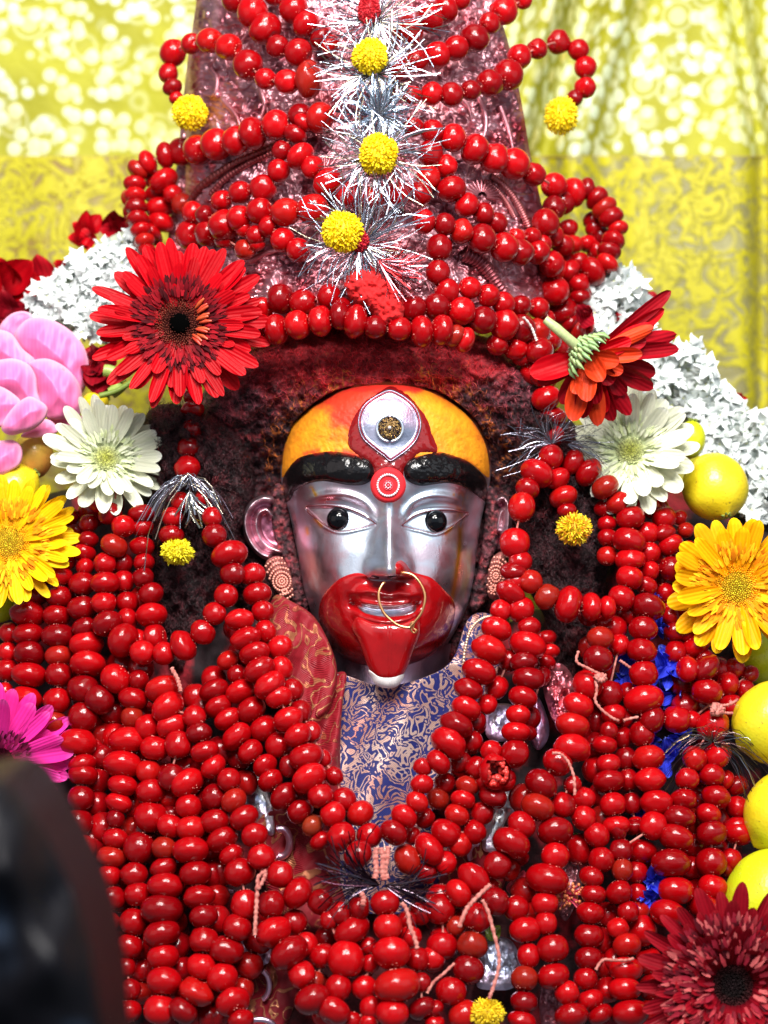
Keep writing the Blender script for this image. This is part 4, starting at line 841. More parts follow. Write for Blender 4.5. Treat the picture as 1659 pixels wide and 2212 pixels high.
CHEST = [
("E 1035,465,120 1060,545,128 1100,610,128 1120,680,135 1165,750,142 1205,800,115 ; h 225,385,185 285,490,170 340,630,225 360,770,230 435,885,165 515,1005,160 570,1150,190 ; i 680,275,185", 'inner necklace string running from left of the scarf to the lowest point of the neckline', 1.9),
("E 1090,270,105 1110,355,118 1135,430,100 1145,515,95 1210,585,108 1215,675,95 1265,770,90 1300,860,90 1345,950,85 ; h 450,640,110 525,755,115 590,910,155 695,1000,175 755,1145,160", 'necklace string closest to the red scarf on the left', 1.0),
("E 985,640,95 1025,700,88 1040,775,128 1085,855,128 1140,935,118 1205,1005,115 ; h 235,690,140 305,820,120", 'third necklace string from the scarf, ending under the inner one', .9),
("E 925,770,122 945,840,118 985,895,112 1025,970,132 1080,1035,112 1145,1095,112 ; h 110,785,170 200,890,195 300,985,170 385,1080,155 ; i 440,180,150", 'necklace string passing just above the pale silver plate', 1.0),
("F 545,350,125 505,425,90 485,505,130 455,595,150 410,690,140 365,765,120 355,850,124 315,920,140 280,1000,155 235,1080,112 ; h 1100,695,120 1095,810,145 1065,925,145 980,1020,175 ; i 910,130,175", 'inner necklace string on the right edge of the blue bodice', 1.9),
("F 560,255,110 570,300,90 590,420,110 625,495,95 620,575,152 605,645,118 625,720,135 600,800,122 580,875,105 570,950,118 565,1040,115 ; h 1570,800,120 1560,890,175", 'necklace string hanging over the lilac plate right of the bodice', 1.7),
("h 1550,590,130 1450,700,140 1395,820,150 1365,910,155 1325,1010,150 ; i 1250,130,190 1145,240,215 1000,305,195", 'necklace string crossing toward the centre under the right neckline', 1.2),
("h 1590,170,150 1525,290,105 1450,420,130 1425,540,135 1350,700,130 1250,800,135 1200,905,155 1115,1030,125 ; i 1030,150,110", 'dark necklace string hidden behind the right edge of the bodice', .3),
("h 1640,790,130 1565,890,170 1490,1000,145 ; i 1440,125,135 1355,215,135 1250,330,150 1130,390,130", 'necklace string passing left of the bluish white plate', .8),
("F 700,545,90 715,600,85 700,650,85 680,710,80 630,890,90 620,950,80", 'dark berries behind the string over the lilac plate', .1),
("F 540,640,90 485,760,92 445,830,80 400,905,80 380,990,85 330,1080,90", 'darker string just inside the right neckline', .8),
("F 935,545,112 925,635,125 880,745,130 840,835,130 815,920,145 815,1020,160 750,1080,125 ; H 680,70,140 665,170,145 595,245,118 550,325,160", 'big berried string below the right loop, left of the thread tangle', 1.8),
("f 690,1060,130 ; g 620,220,165 650,350,150 620,460,115 590,550,155 615,675,155 620,790,195 645,940,165 670,1080,170 ; H 1000,260,115 920,290,108 940,395,108 895,470,102 905,545,102 890,625,112 885,725,122 885,825,118 870,910,102 890,1000,112 935,1065,105", 'long string starting at the pink thread tangle, second right of the silver band', 1.1),
("g 740,210,120 720,370,130 705,500,140 730,640,145 745,780,130 770,935,130 790,1070,120 ; H 1085,255,92 1110,360,132 1090,450,92 1095,540,82 1100,620,92 1110,700,130 1000,830,100", 'dark string running behind the long one right of the silver band', .2),
("F 990,500,110 1060,440,110 960,475,90 880,450,80 ", 'dark berries under the bottom of the right loop', .3),
("F 1140,410,140 1120,505,118 1115,600,128 1120,700,122 1120,810,165 1155,895,125 1265,895,112", 'string over the blue petals bending right in the middle', 1.7),
("g 835,480,160 880,635,205 885,780,195 930,925,195 910,1080,170 ; H 1070,350,0.1 1025,355,92 1030,440,92 1015,535,108 1055,620,92 1010,690,92 1050,765,115 1045,870,145 1040,955,135 1065,1060,155", 'string lying across the blue petals down to the bottom edge', 1.3),
("g 1130,775,150 1110,905,165 1080,1020,205 ; H 1262,302,148 1240,412,162 1262,530,155 1228,630,150", 'large berried string right of the blue petals, above the dark red gerbera', 1.8),
("g 1300,425,195 1180,640,150 1330,620,190 1290,750,175 1320,890,190 1270,1005,165 1290,1130,195 ; H 1415,408,132 1420,515,120 1385,605,160", 'string under the brown tinsel tuft at the right', 1.6),
("F 1310,680,110 1385,675,138 1395,775,128 ", 'two berries beside a knotted thread below the orange gerbera on the right', 1.8),
("g 1395,155,150 1510,190,120 1420,300,150 1160,390,110 1540,90,110", 'darker berries around the knotted thread at right', .7),
("g 1380,780,120 1455,815,145 1460,960,145 1455,1090,175 ; H 1530,285,122 1500,395,92 1470,440,80", 'rightmost berry string beside the yellow lemons', .9),
("f 790,60,130 830,150,130 980,230,150 975,330,150 1025,405,155 1030,565,160 1140,440,110", 'berries between the right loop and the orange gerbera', 1.0),
("f 600,170,150 610,270,130 610,360,120 610,480,130", 'dark berries beside the right hair lock', .4),
("f 870,330,150 885,455,130 885,575,130 865,675,135", 'string just inside the outer right loop strand', .9),
("f 990,720,120 1020,870,120 1050,975,140 1055,1110,140 1120,600,100 1090,680,100 1120,850,110", 'dark string left of the orange gerbera on the right', .2),
("f 1190,1060,185 1120,970,130 1250,1150,120 ; g 1440,50,130 1130,70,140", 'dark berries under the orange gerbera on the right', .5),
("f 1080,230,100 1120,310,100 900,170,130 960,160,120 850,60,0.1", 'dark berries under the right white gerbera', .3),
# left side
("e 920,40,170 930,130,140 930,250,150 940,355,135 935,455,135 985,560,162 990,700,205", 'string between the left loop and the left hair lock', 1.0),
("e 800,360,130 805,480,135 830,620,152 835,740,115", 'short string inside the left loop', .6),
("e 580,100,125 580,205,132 550,295,152 555,385,120 540,495,170 540,655,190 555,780,165 565,890,212 575,1020,218 ; E 360,765,130 360,885,122 335,1000,165 355,1090,115 ; G 360,30,122 350,130,112 340,235,122 355,345,115 375,430,70", 'long string just left of the left loop, ending beside the black shape', 1.1),
("e 415,350,150 395,445,152 385,580,172 370,705,170 380,835,212 380,965,175 380,1090,170 ; E 245,815,118 235,910,108", 'string from the yellow gerbera down to the magenta one', 1.2),
("e 240,500,130 220,570,180 185,690,222 185,825,195 190,955,212 190,1090,218 ; E 110,810,145", 'second string from the left edge above the magenta gerbera', 1.1),
("e 60,815,125 50,940,120 45,1060,150 ; E 20,780,80 20,850,70", 'berry string cut by the left edge above the magenta gerbera', .9),
("e 500,150,120 470,230,120 460,60,110 350,300,120 310,430,130 120,560,100", 'dark berries beside the petals of the yellow gerbera on the left', .3),
("E 500,720,128 430,810,128", 'two tilted berries left of the pink thread', 1.4),
("E 600,725,88 575,805,128 570,885,92 550,985,155 530,1090,158 ; G 530,75,122 515,150,115 498,220,82 498,305,105 480,385,122 470,465,108 485,565,115 480,660,70", 'string hanging down past the crimson petal at lower left', 1.3),
("E 705,765,142 725,845,145 840,885,92 860,955,105 885,1035,118 920,1100,110 ; G 990,50,98 1010,140,112 1055,215,125 1100,290,112 1130,385,118 1210,460,108 1285,540,142 1385,580,105 ; i 560,660,150 640,765,240", 'long diagonal string from under the left loop to the centre bottom', 1.6),
("E 740,925,132 770,1005,112 ; G 740,40,112 810,65,148 815,165,112 825,260,125 825,355,152 845,455,132 860,555,128 880,640,118 880,745,122 870,855,118 850,965,148 790,1050,125", 'fourth string from the black shape, with large upright oval berries', 1.5),
("E 640,930,112 670,1020,125 ; G 640,15,102 650,100,122 650,210,145 600,345,128 580,460,112 595,545,122 580,665,128 560,770,112 545,860,82 565,955,82 555,1050,112", 'string next to the black shape, partly behind it at the bottom', 1.1),
("G 735,250,112 710,345,102 705,430,112 715,510,148 700,612,178 700,715,155 705,815,138 710,920,142 690,1045,135", 'second full string right of the black shape', 1.4),
("G 720,30,110 735,130,100 740,200,90 770,90,80", 'small berries behind the large oval string', .3),
("G 925,125,102 930,230,125 960,310,132 1000,375,112 1035,450,128 1060,590,118 1025,690,122 975,785,150 960,905,128 1005,1010,148 1040,1090,105", 'string beside the pale silver plate reaching the bottom edge', 1.3),
("G 1170,590,115 1180,705,160 1250,800,170 1305,895,115 1350,1000,150", 'tilted large berries crossing left of the bottom centre', 1.9),
("i 265,715,150 340,860,150 450,935,175 400,1100,120", 'darker berries behind the tilted ones at bottom centre', .9),
("i 690,620,165 560,640,120 490,700,110 600,955,228 550,1140,158 520,1295,215", 'string with one big brownish berry near the bottom centre', 1.8),
("i 855,590,178 875,745,190 900,915,235 935,1130,295 905,1310,205", 'middle string of very large berries under the purple fibre tuft', 2.2),
("i 750,870,105 760,985,112 720,1140,155 765,1270,140 640,1360,110 750,1370,110", 'smaller berries left of the middle string', 1.1),
("i 1000,700,130 1015,810,155 1065,960,155 1095,1110,120 1100,1280,175 1185,1275,115 1180,1370,120", 'string immediately right of the middle string', 1.5),
("i 1085,660,150 1215,630,195 1230,870,195 1170,950,150 1320,740,120", 'darker string right of the middle one, with a split berry', 1.0),
("H 335,540,0.1 320,540,115 385,480,150 490,418,112", 'berries strung below the hooked silver ring', 1.4),
("H 480,575,118 400,645,125 380,765,132 365,870,130 290,965,128 345,1065,125", 'string right of the thread ends at lower centre', 1.6),
("H 740,275,145 740,380,115 705,480,178 695,585,112 700,670,92 730,780,132 730,898,135 790,970,105 810,1070,140", 'string just left of the orange stamens', 1.5),
("H 550,330,0.1 570,605,108 610,700,135 625,810,98 605,910,112 605,1010,112 595,1090,115", 'string passing left of the ribbed dark ornament', 1.2),
("g 325,945,145 455,1030,155 465,900,130 380,810,110 ; H 770,160,100 860,130,95 860,205,105", 'small string between the big berried string and the long thin one', 1.0),
("H 345,135,102 310,200,90 270,280,120 390,275,92 325,330,92 425,195,92", 'berries left of the bluish white plate', .9),
("H 465,120,112 520,45,95 430,60,80", 'berries above the bluish white plate', .8),
("H 580,380,90 540,440,90 450,520,90 350,650,90 260,740,120 210,830,100 240,560,110", 'darker berries behind the thread ends', .3),
]
for s, lab, ly in CHEST:
    p = [q for q in parse(s) if q[2] > 1]; garland(None, lab, ly, GC, pts=p); FRONT.extend([(a, b) for a, b, _ in p])
FA = np.array(FRONT)
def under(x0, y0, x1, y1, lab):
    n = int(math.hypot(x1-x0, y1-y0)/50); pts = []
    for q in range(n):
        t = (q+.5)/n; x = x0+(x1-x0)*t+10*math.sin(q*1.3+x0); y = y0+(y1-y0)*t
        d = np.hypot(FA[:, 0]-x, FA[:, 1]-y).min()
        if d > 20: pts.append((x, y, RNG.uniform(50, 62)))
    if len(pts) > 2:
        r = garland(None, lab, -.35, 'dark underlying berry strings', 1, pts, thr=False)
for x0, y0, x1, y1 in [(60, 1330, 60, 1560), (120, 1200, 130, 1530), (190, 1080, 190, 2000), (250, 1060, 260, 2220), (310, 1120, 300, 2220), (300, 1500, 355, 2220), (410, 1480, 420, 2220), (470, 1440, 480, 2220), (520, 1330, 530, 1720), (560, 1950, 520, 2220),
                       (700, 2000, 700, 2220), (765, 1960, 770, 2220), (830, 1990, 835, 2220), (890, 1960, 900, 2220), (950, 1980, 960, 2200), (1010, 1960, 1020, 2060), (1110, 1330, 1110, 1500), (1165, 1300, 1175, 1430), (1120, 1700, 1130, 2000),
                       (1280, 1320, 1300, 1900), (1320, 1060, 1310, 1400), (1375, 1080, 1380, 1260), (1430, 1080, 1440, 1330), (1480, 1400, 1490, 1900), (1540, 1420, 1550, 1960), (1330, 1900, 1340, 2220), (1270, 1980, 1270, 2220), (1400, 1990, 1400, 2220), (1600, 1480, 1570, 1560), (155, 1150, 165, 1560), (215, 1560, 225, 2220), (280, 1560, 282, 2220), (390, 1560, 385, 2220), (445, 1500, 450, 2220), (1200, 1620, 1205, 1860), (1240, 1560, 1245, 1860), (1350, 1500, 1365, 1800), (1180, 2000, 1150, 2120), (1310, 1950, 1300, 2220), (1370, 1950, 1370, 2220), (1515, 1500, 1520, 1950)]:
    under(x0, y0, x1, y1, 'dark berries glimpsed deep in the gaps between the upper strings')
# torn berry with its pulp showing
tb = empty('torn_berry', P(1069, 1668, float(Yb(1069, 1668))-.036)); tag(tb, 'torn berry with its skin split open right of the blue bodice', 'torn berry')
V, F = usphere(24, 16); keep = [q for q in range(len(F)) if not (V[F[q]].mean(0)[1] < -.15 and V[F[q]].mean(0)[0] > -.5 and abs(V[F[q]].mean(0)[2]) < .75)]
obj('skin', mesh('skin', V*np.array([.0092, .008, .0105])*(1+.05*fbm(V[:, 0]*2, V[:, 1]*2, V[:, 2]*2, 3, 3))[:, None], F[keep]), M_BERRY, tb)
mb = MB()
for q in range(60):
    v = RNG.normal(0, 1, 3); v /= np.linalg.norm(v); mb.sphere(v*np.array([.0060, .0035, .0075])+np.array([.001, -.001, 0]), RNG.uniform(.0008, .0018), (.75, .05, .04), 7, 5)
obj('pulp', mb.mesh('pulp'), mat_col('wet_pulp', .2), tb)['kind'] = 'stuff'
# ------------------------------------------------------------ flowers
def petal_mesh(L, W, curl=.1, cup=.15, tipsharp=1.0, groove=.03, seed=0, nx=12, ny=6, notch=0.0, base=.35, wave=0.0, broad=False):
    rs = np.random.default_rng(abs(int(seed))); t = 1-(1-np.linspace(0, 1, nx))**1.6; s = np.linspace(-1, 1, ny+1)
    T, S = np.meshgrid(t, s, indexing='ij')
    wp = (base+(1-base)*np.sin(np.clip(T/.62, 0, 1)*math.pi/2))*np.sqrt(np.clip(1-np.clip((T-.66)/.34, 0, 1)**(2*tipsharp), 0.0, 1))
    if broad: wp = np.sin(math.pi*np.clip(T**.85*.95+.05, 0, 1))**.62+.04*(1-T)
    tw = rs.uniform(-.25, .25)*(0 if broad else 1); X = T*L*(1-notch*np.exp(-(S/.25)**2)*sm(.8, 1, T)); Y = S*wp*W/2+L*rs.uniform(-.04, .04)*T*T
    Zc = curl*L*T*T+cup*W*(S*wp)**2+groove*W*np.cos(S*math.pi*2.5)*wp+tw*Y*T+wave*L*np.sin(T*7+S*2+seed)*.3
    V = np.stack([X, Y, Zc], -1).reshape(-1, 3); i = np.arange(V.shape[0]).reshape(T.shape)
    F = np.stack([i[:-1, :-1], i[1:, :-1], i[1:, 1:], i[:-1, 1:]], -1).reshape(-1, 4)
    return mesh('petal', V, F)
def facing(x, y, z, spin=0.0):
    return Vector((x, y, z)).normalized().to_track_quat('Z', 'Y') @ Quaternion((0, 0, 1), spin)
def gerbera(pos, face, R, mat, label, rows, disc, seed=1, W=.17, inner=None, name='gerbera', spin=0.0, skip=None, rx=None):
    """rows: (count, start radius, length, lift degrees, curl); disc: (radius, colours centre->rim, bump)"""
    root = empty(name, pos, facing(*face, spin)); tag(root, label, 'flower'); rs = np.random.default_rng(seed)
    for ri, (n, r0, ln, lift, curl) in enumerate(rows):
        vs = [petal_mesh(ln*R, W*R*(1-.1*ri), curl+rs.uniform(-.05, .05), rs.choice([.12, .25, -.1]), rs.uniform(.8, 1.3), .05, seed*31+ri*7+q) for q in range(5)]
        for m_ in vs: m_.materials.append(mat)
        for q in range(n):
            a = 2*math.pi*(q+rs.uniform(-.22, .22)+.5*(ri % 2))/n
            if skip and skip(a): continue
            sc = rs.uniform(.86, 1.08)*(rx(a) if rx else 1)
            M = Matrix.Rotation(a, 4, 'Z') @ Matrix.Translation((r0*R, 0, .0016*ri-.0008*(q % 3))) @ Matrix.Rotation(-math.radians(lift+rs.uniform(-7, 7)), 4, 'Y') @ Matrix.Rotation(rs.uniform(-.25, .25), 4, 'X') @ Matrix.Diagonal((sc, rs.uniform(.85, 1.15), 1, 1))
            o = bpy.data.objects.new('petal', vs[q % 5]); COL.objects.link(o); o.parent = root; o.matrix_basis = M
    if inner:                                           # the collar of short inner florets
        n, r0, r1, ln, cols = inner; mb = MB()
        for q in range(n):
            f = q/n; rr = (r0+(r1-r0)*math.sqrt(rs.uniform()))*R; a = rs.uniform(0, 6.283); l = ln*R*rs.uniform(.6, 1.2); w_ = l*.34
            c = np.array(cols[rs.integers(len(cols))])*rs.uniform(.7, 1.2)
            up = rs.uniform(.35, 1.0); d = np.array([math.cos(a), math.sin(a), 0]); z0 = .004+.003*(1-rr/(r1*R))+(.009 if n > 600 else 0)
            p = np.array([d*rr+[0, 0, z0], d*(rr+l*.45)+[0, 0, z0+l*.45*up], d*(rr+l)+[0, 0, z0+l*.55*up]])
            sv = np.array([-math.sin(a), math.cos(a), 0])
            V = np.array([p[0]-sv*w_*.3, p[0]+sv*w_*.3, p[1]-sv*w_*.5, p[1]+[0, 0, -w_*.15], p[1]+sv*w_*.5, p[2]+sv*w_*.12, p[2]-sv*w_*.12])
            mb.add(V, np.array([[0, 1, 3], [0, 3, 2], [1, 4, 3], [2, 3, 6], [3, 5, 6], [3, 4, 5]]), c)
        o = obj('inner_florets', mb.mesh('inner_florets'), M_MAT, root); o['kind'] = 'stuff'
    r, cols, hgt = disc; mb = MB(); n = 420
    for q in range(n):
        f = math.sqrt((q+.5)/n); a = q*2.39996; rr = r*R*f
        c = np.array([np.interp(f, np.linspace(0, 1, len(cols)), [k[i] for k in cols]) for i in range(3)])*rs.uniform(.6, 1.4)
        z0 = hgt*R*(1-f*f)*.5+.001; l = R*.035*rs.uniform(.6, 1.5); b = R*.016
        ax = np.array([math.cos(a)*f*.5+rs.normal(0, .15), math.sin(a)*f*.5+rs.normal(0, .15), 1.0]); ax /= np.linalg.norm(ax)
        p0 = np.array([rr*math.cos(a), rr*math.sin(a), z0]); u = np.cross(ax, [1, 0, 0]); u /= np.linalg.norm(u); v = np.cross(ax, u)
        V = np.array([p0+b*.6*u, p0+b*.6*v, p0-b*.6*u, p0-b*.6*v, p0+ax*l+b*.5*u, p0+ax*l+b*.5*v, p0+ax*l-b*.5*u, p0+ax*l-b*.5*v, p0+ax*(l+b*.5)])
        mb.add(V, np.array([[0, 1, 5], [0, 5, 4], [1, 2, 6], [1, 6, 5], [2, 3, 7], [2, 7, 6], [3, 0, 4], [3, 4, 7], [4, 5, 8], [5, 6, 8], [6, 7, 8], [7, 4, 8]]), c)
    a = np.linspace(0, 2*math.pi, 25)[:-1]; V = np.concatenate([[[0, 0, hgt*R*.5]], np.stack([r*R*1.15*np.cos(a), r*R*1.15*np.sin(a), 0*a-.001], -1)])
    mb.add(V, np.array([[0, 1+q, 1+(q+1) % 24] for q in range(24)]), np.array(cols[-1])*.5)
    o = obj('flower_disc', mb.mesh('flower_disc'), M_MAT, root); o['kind'] = 'stuff'
    # green back
    mb = MB(); mb.tube([(0, 0, -.001), (0, 0, -.006), (0, 0, -.012), (0, 0, -.016)], [.2*R, .17*R, .09*R, .03*R], 16, (.16, .26, .08)); obj('calyx', mb.mesh('calyx'), M_MAT, root)
    return root
PM_RED = mat_petal('red_petal', (.15, .001, .004), (.46, .001, .006), (.55, .003, .008), .22)
PM_DRED = mat_petal('dark_red_petal', (.08, .002, .006), (.27, .004, .012), (.36, .012, .02), .35)
PM_CRIM = mat_petal('crimson_petal', (.12, .002, .006), (.34, .003, .010), (.30, .003, .010), .4)
PM_ORNG = mat_petal('orange_red_petal', (.60, .05, .02), (.80, .055, .012), (.78, .06, .03), .3)
PM_WHT = mat_petal('cream_petal', (.66, .76, .36), (.80, .82, .62), (.82, .84, .74), .14)
PM_YEL = mat_petal('yellow_orange_petal', (.95, .26, .001), (.95, .42, .002), (.98, .68, .006), .22)
PM_YEL2 = mat_petal('yellow_petal', (.95, .34, .002), (.96, .54, .003), (.98, .74, .01), .2)
PM_MAG = mat_petal('magenta_petal', (.65, .012, .14), (.88, .03, .34), (.90, .10, .46), .2)
# big red gerbera
gerbera(P(388, 700, -.012), (.10, -1, .10), 185*U, PM_RED, 'large red gerbera with a nearly black centre left of the crown rim',
        [(23, .20, .84, 4, .02), (22, .20, .76, 11, .0), (15, .28, .48, 14, .02)], (.29, [(.006, .003, .004), (.008, .004, .004), (.10, .02, .012), (.16, .035, .02), (.12, .01, .01)], .02), 3, .185,
        (520, .26, .47, .13, [(.22, .003, .008), (.12, .002, .006), (.05, .002, .004), (.26, .004, .010)]))
mb = MB(); mb.sphere((0, 0, .0028), .0062, (.001, .001, .001), 18, 10, (1, 1, .35))
rg = [o for o in SC.objects if o.name == 'gerbera'][0]; obj('dark_eye', mb.mesh('dark_eye'), simple('black_heart', (.001, .001, .001), 1.0, Specular_IOR_Level=0.0).m, rg)
mb = MB()
for q in range(11):
    a = -.9+q*.17+RNG.normal(0, .06); d = np.array([math.cos(a), math.sin(a), 0]); r = (.20+.07*RNG.random())*185*U
    mb.tube([d*r+[0, 0, .004], d*(r+.0035)+[0, 0, .0075], d*(r+.007)+[0, 0, .008]], [.0007, .0012, .0007], 6, (.50, .03+.05*RNG.random(), .02))
obj('opened_florets', mb.mesh('opened_florets'), M_SATIN, rg)
# sideways red and orange gerbera with its stem
sg = empty('gerbera', P(1262, 752, -.018), facing(.72, -.30, -.62)); tag(sg, 'red gerbera turned sideways, showing orange petal backs, green calyx and pale stem', 'flower')
def side_petals(spec, mats, z=0):
    rs = np.random.default_rng(77)
    for k, (tx, ty, W, dy, mi, curl) in enumerate(spec):
        p0 = P(1272, 770, -.016); p1 = P(tx, ty, -.016+dy); d = p1-p0; L = d.length
        me = petal_mesh(L, W*U, curl, rs.choice([.25, -.25, .35]), 1.0, .05, 500+k, 10, 6, wave=.03); me.materials.append(mats[mi])
        X = d.normalized(); n = Vector((0.25*X.z, -1, -.2*X.x)); Yv = n.cross(X).normalized(); Zv = X.cross(Yv)
        M = Matrix((X, Yv, Zv)).transposed().to_4x4(); M.translation = p0+X*L*.03
        o = bpy.data.objects.new('petal', me); COL.objects.link(o); o.parent = sg; sg_m = Matrix.LocRotScale(sg.location, sg.rotation_quaternion, None); o.matrix_basis = sg_m.inverted() @ M
spec = [(1440, 640, 34, .030, 1, .05), (1425, 675, 34, .026, 0, .05), (1462, 722, 40, .022, 1, -.05), (1405, 700, 34, .015, 0, .05), (1455, 745, 36, .02, 1, .05), (1400, 835, 40, .022, 1, .08), (1405, 800, 42, .024, 1, .08), (1360, 888, 42, .018, 1, .05), (1325, 905, 40, .014, 1, .0), (1345, 850, 40, .012, 1, .05), (1375, 775, 46, .012, 1, .0),
        (1292, 915, 44, .010, 2, .04), (1300, 890, 44, .012, 0, .04), (1262, 900, 40, .006, 1, .02), (1235, 905, 50, .004, 2, .03), (1150, 815, 56, -.004, 0, .08), (1165, 825, 46, .004, 1, .08), (1215, 870, 46, .008, 1, .05), (1262, 862, 46, -.010, 2, -.06), (1300, 818, 44, -.012, 2, -.10), (1335, 780, 40, -.010, 2, -.06), (1385, 762, 34, -.004, 2, -.04), (1360, 735, 34, .0, 0, .05), (1410, 712, 30, .004, 2, .02), (1390, 735, 34, .010, 1, .04), (1325, 825, 40, .0, 1, .03), (1345, 800, 36, -.002, 2, .02), (1243, 850, 38, -.008, 2, .02), (1290, 870, 40, .002, 1, .02), (1420, 655, 26, .034, 2, .02)]
side_petals(spec, [PM_RED, PM_CRIM, PM_ORNG])
mb = MB(); iv = Matrix.LocRotScale(sg.location, sg.rotation_quaternion, None).inverted()
def loc_s(p): return iv @ p
st = [P(1178, 690, -.030), P(1200, 708, -.031), P(1228, 732, -.028), P(1250, 752, -.024)]
mb.tube([loc_s(p) for p in st], [.0024, .0030, .0030, .0036], 12, (.42, .50, .22)); o_ = obj('stem', mb.mesh('stem'), M_SATIN, sg)
mb = MB(); ar = (P(1262, 760, -.02)-P(1240, 742, -.02)).normalized()
for k in range(5):
    for q in range(14):
        a = 2*math.pi*(q+.5*(k % 2))/14; r = .0045+.0022*k; c0 = P(1246+5*k, 745+4.5*k, -.022)
        u = ar.cross(Vector((0, 1, 0))).normalized(); v = ar.cross(u)
        p = c0+u*(r*math.cos(a))+v*(r*math.sin(a)); mb.tube([loc_s(p-ar*.002), loc_s(p+ar*.001+(p-c0)*.15), loc_s(p+ar*.005+(p-c0)*.2)], [.0011, .0014, .0003], 5, (.20+.1*RNG.random(), .36, .13))
obj('calyx', mb.mesh('calyx'), M_SATIN, sg)
# white gerberas
WD = (.20, [(.55, .58, .10), (.66, .68, .20), (.62, .66, .26), (.70, .74, .42)], .04)
WI = (260, .18, .46, .15, [(.70, .78, .48), (.76, .80, .56), (.66, .74, .38)])
gerbera(P(228, 992, .032), (.35, -1, .45), 142*U, PM_WHT, 'creamy white gerbera below the big red gerbera on the left', [(22, .22, .80, 12, .03), (20, .2, .74, 26, .04)], WD, 11, .24, WI)
gerbera(P(1362, 975, .034), (-.25, -1, .28), 150*U, PM_WHT, 'creamy white gerbera behind the sideways red gerbera on the right', [(20, .22, .80, 10, .03), (18, .2, .74, 24, .04)], WD, 13, .27, WI)
# yellow-orange gerberas
YD = (.32, [(.55, .55, .03), (.72, .62, .03), (.85, .55, .02), (.88, .42, .01)], .03)
YI = (380, .30, .56, .15, [(.90, .36, .004), (.92, .50, .01), (.88, .24, .003)])
gerbera(P(18, 1172, .022), (.12, -1, .30), 152*U, PM_YEL2, 'yellow gerbera cut by the left edge beside the dark berries', [(26, .25, .78, 8, .02), (24, .22, .76, 16, .03)], YD, 17, .20, YI)
gerbera(P(1592, 1268, .010), (-.08, -1, .06), 150*U, PM_YEL, 'yellow and orange gerbera at the right edge over the berries', [(20, .25, .80, 6, .0), (18, .22, .76, 16, .03)], YD, 19, .27, YI)
gerbera(P(-8, 1648, -.010), (.15, -1, -.05), 165*U, PM_MAG, 'magenta pink gerbera cut by the left edge behind the black shape', [(24, .25, .80, 6, .0), (20, .22, .76, 18, .03)], (.22, [(.03, .002, .01), (.10, .004, .02)], .03), 23, .23, (260, .18, .42, .12, [(.20, .006, .05), (.45, .02, .16), (.08, .004, .02)]))
gerbera(P(1582, 2128, -.095), (-.10, -1, .22), 195*U, PM_DRED, 'dark crimson double gerbera in the lower right corner', [(26, .25, .76, 10, .05), (26, .24, .64, 24, .06), (28, .22, .50, 38, .08), (26, .2, .38, 50, .10)], (.20, [(.02, .01, .012), (.01, .006, .006), (.06, .01, .012)], .03), 29, .165, (620, .18, .62, .14, [(.22, .008, .02), (.08, .003, .008), (.52, .10, .10), (.36, .03, .04), (.14, .005, .012)]))
# pink lotus
lot = empty('lotus', P(20, 860, .075), facing(.2, -1, .25)); tag(lot, 'pink lotus bloom with broad smooth petals at the left edge', 'flower')
m = NT('lotus_petal'); g = m.coord('Generated'); sx = m.n('ShaderNodeSeparateXYZ'); m.l(g, sx.inputs[0])
pc = m.ramp(sx.outputs[0], [(0, (.84, .50, .58)), (.5, (.80, .20, .42)), (1, (.78, .12, .36))]); wv = m.math('SINE', m.math('MULTIPLY', sx.outputs[1], 90))
pc = m.mix(m.ramp(m.noise(120, g, 3), [(.68, (0, 0, 0)), (.74, (.6, .6, .6))]), pc, (.45, .16, .16))
m.set(Base_Color=m.mix(.05, pc, m.ramp(wv, [(0, (.7, .1, .3)), (1, (1, .6, .75))])), Roughness=.42, Sheen_Weight=.3, Normal=m.bump(wv, .12, .0004)); M_LOT = m.m
def big_petal(root, bx, by, tx, ty, y0, y1, Wd, mat, seed, curl=.15, cup=.5, up=0.0, base=.45, ts=1.3, tilt=0.0, wave=0.0, broad=False):
    p0, p1 = P(bx, by, y0), P(tx, ty, y1); d = p1-p0; L = d.length
    me = petal_mesh(L, Wd*U, curl, cup, ts, .0 if broad else .008, seed, 18, 14, base=base, wave=wave, broad=broad); me.materials.append(mat)
    X = d.normalized(); n = Vector((tilt, 1, up)); Yv = n.cross(X).normalized(); Zv = X.cross(Yv)
    M = Matrix((X, Yv, Zv)).transposed().to_4x4(); M.translation = p0
    rm = Matrix.LocRotScale(root.location, root.rotation_quaternion if root.rotation_mode == 'QUATERNION' else root.rotation_euler, None)
    o = bpy.data.objects.new('petal', me); COL.objects.link(o); o.parent = root; o.matrix_basis = rm.inverted() @ M; return o
def lpetal(root, pts, y0, bulge, e=75):
    n0 = fbm
    V, F, c = patch(QD('C', pts), lambda x, y, d: y0-bulge*(1-np.exp(-d/e))*.9+.0008*np.exp(-d/2)-.0016*noise(x/25, y/25, 0, 4)*sm(0, 8, d)-.00035*np.sin(x/4.5+y/22)*sm(4, 20, d), 2.2, 6,
        lambda x, y, d: np.array([.74, .13, .34])*(1-.75*np.exp(-d/7))[:, None]+np.array([.82, .46, .60])*(.75*np.exp(-d/7))[:, None], back=.003)
    return obj('petal', mesh('petal', (V-np.array(root.location)) @ np.array(root.rotation_quaternion.to_matrix()) if root.rotation_mode == 'QUATERNION' else local(V, root.location), F, c), M_LOT, root)
m = NT('lotus_petal'); wv = m.n('ShaderNodeTexWave', bands_direction='X'); wv.inputs['Scale'].default_value = 130; wv.inputs['Distortion'].default_value = 3; m.l(m.coord(), wv.inputs[0])
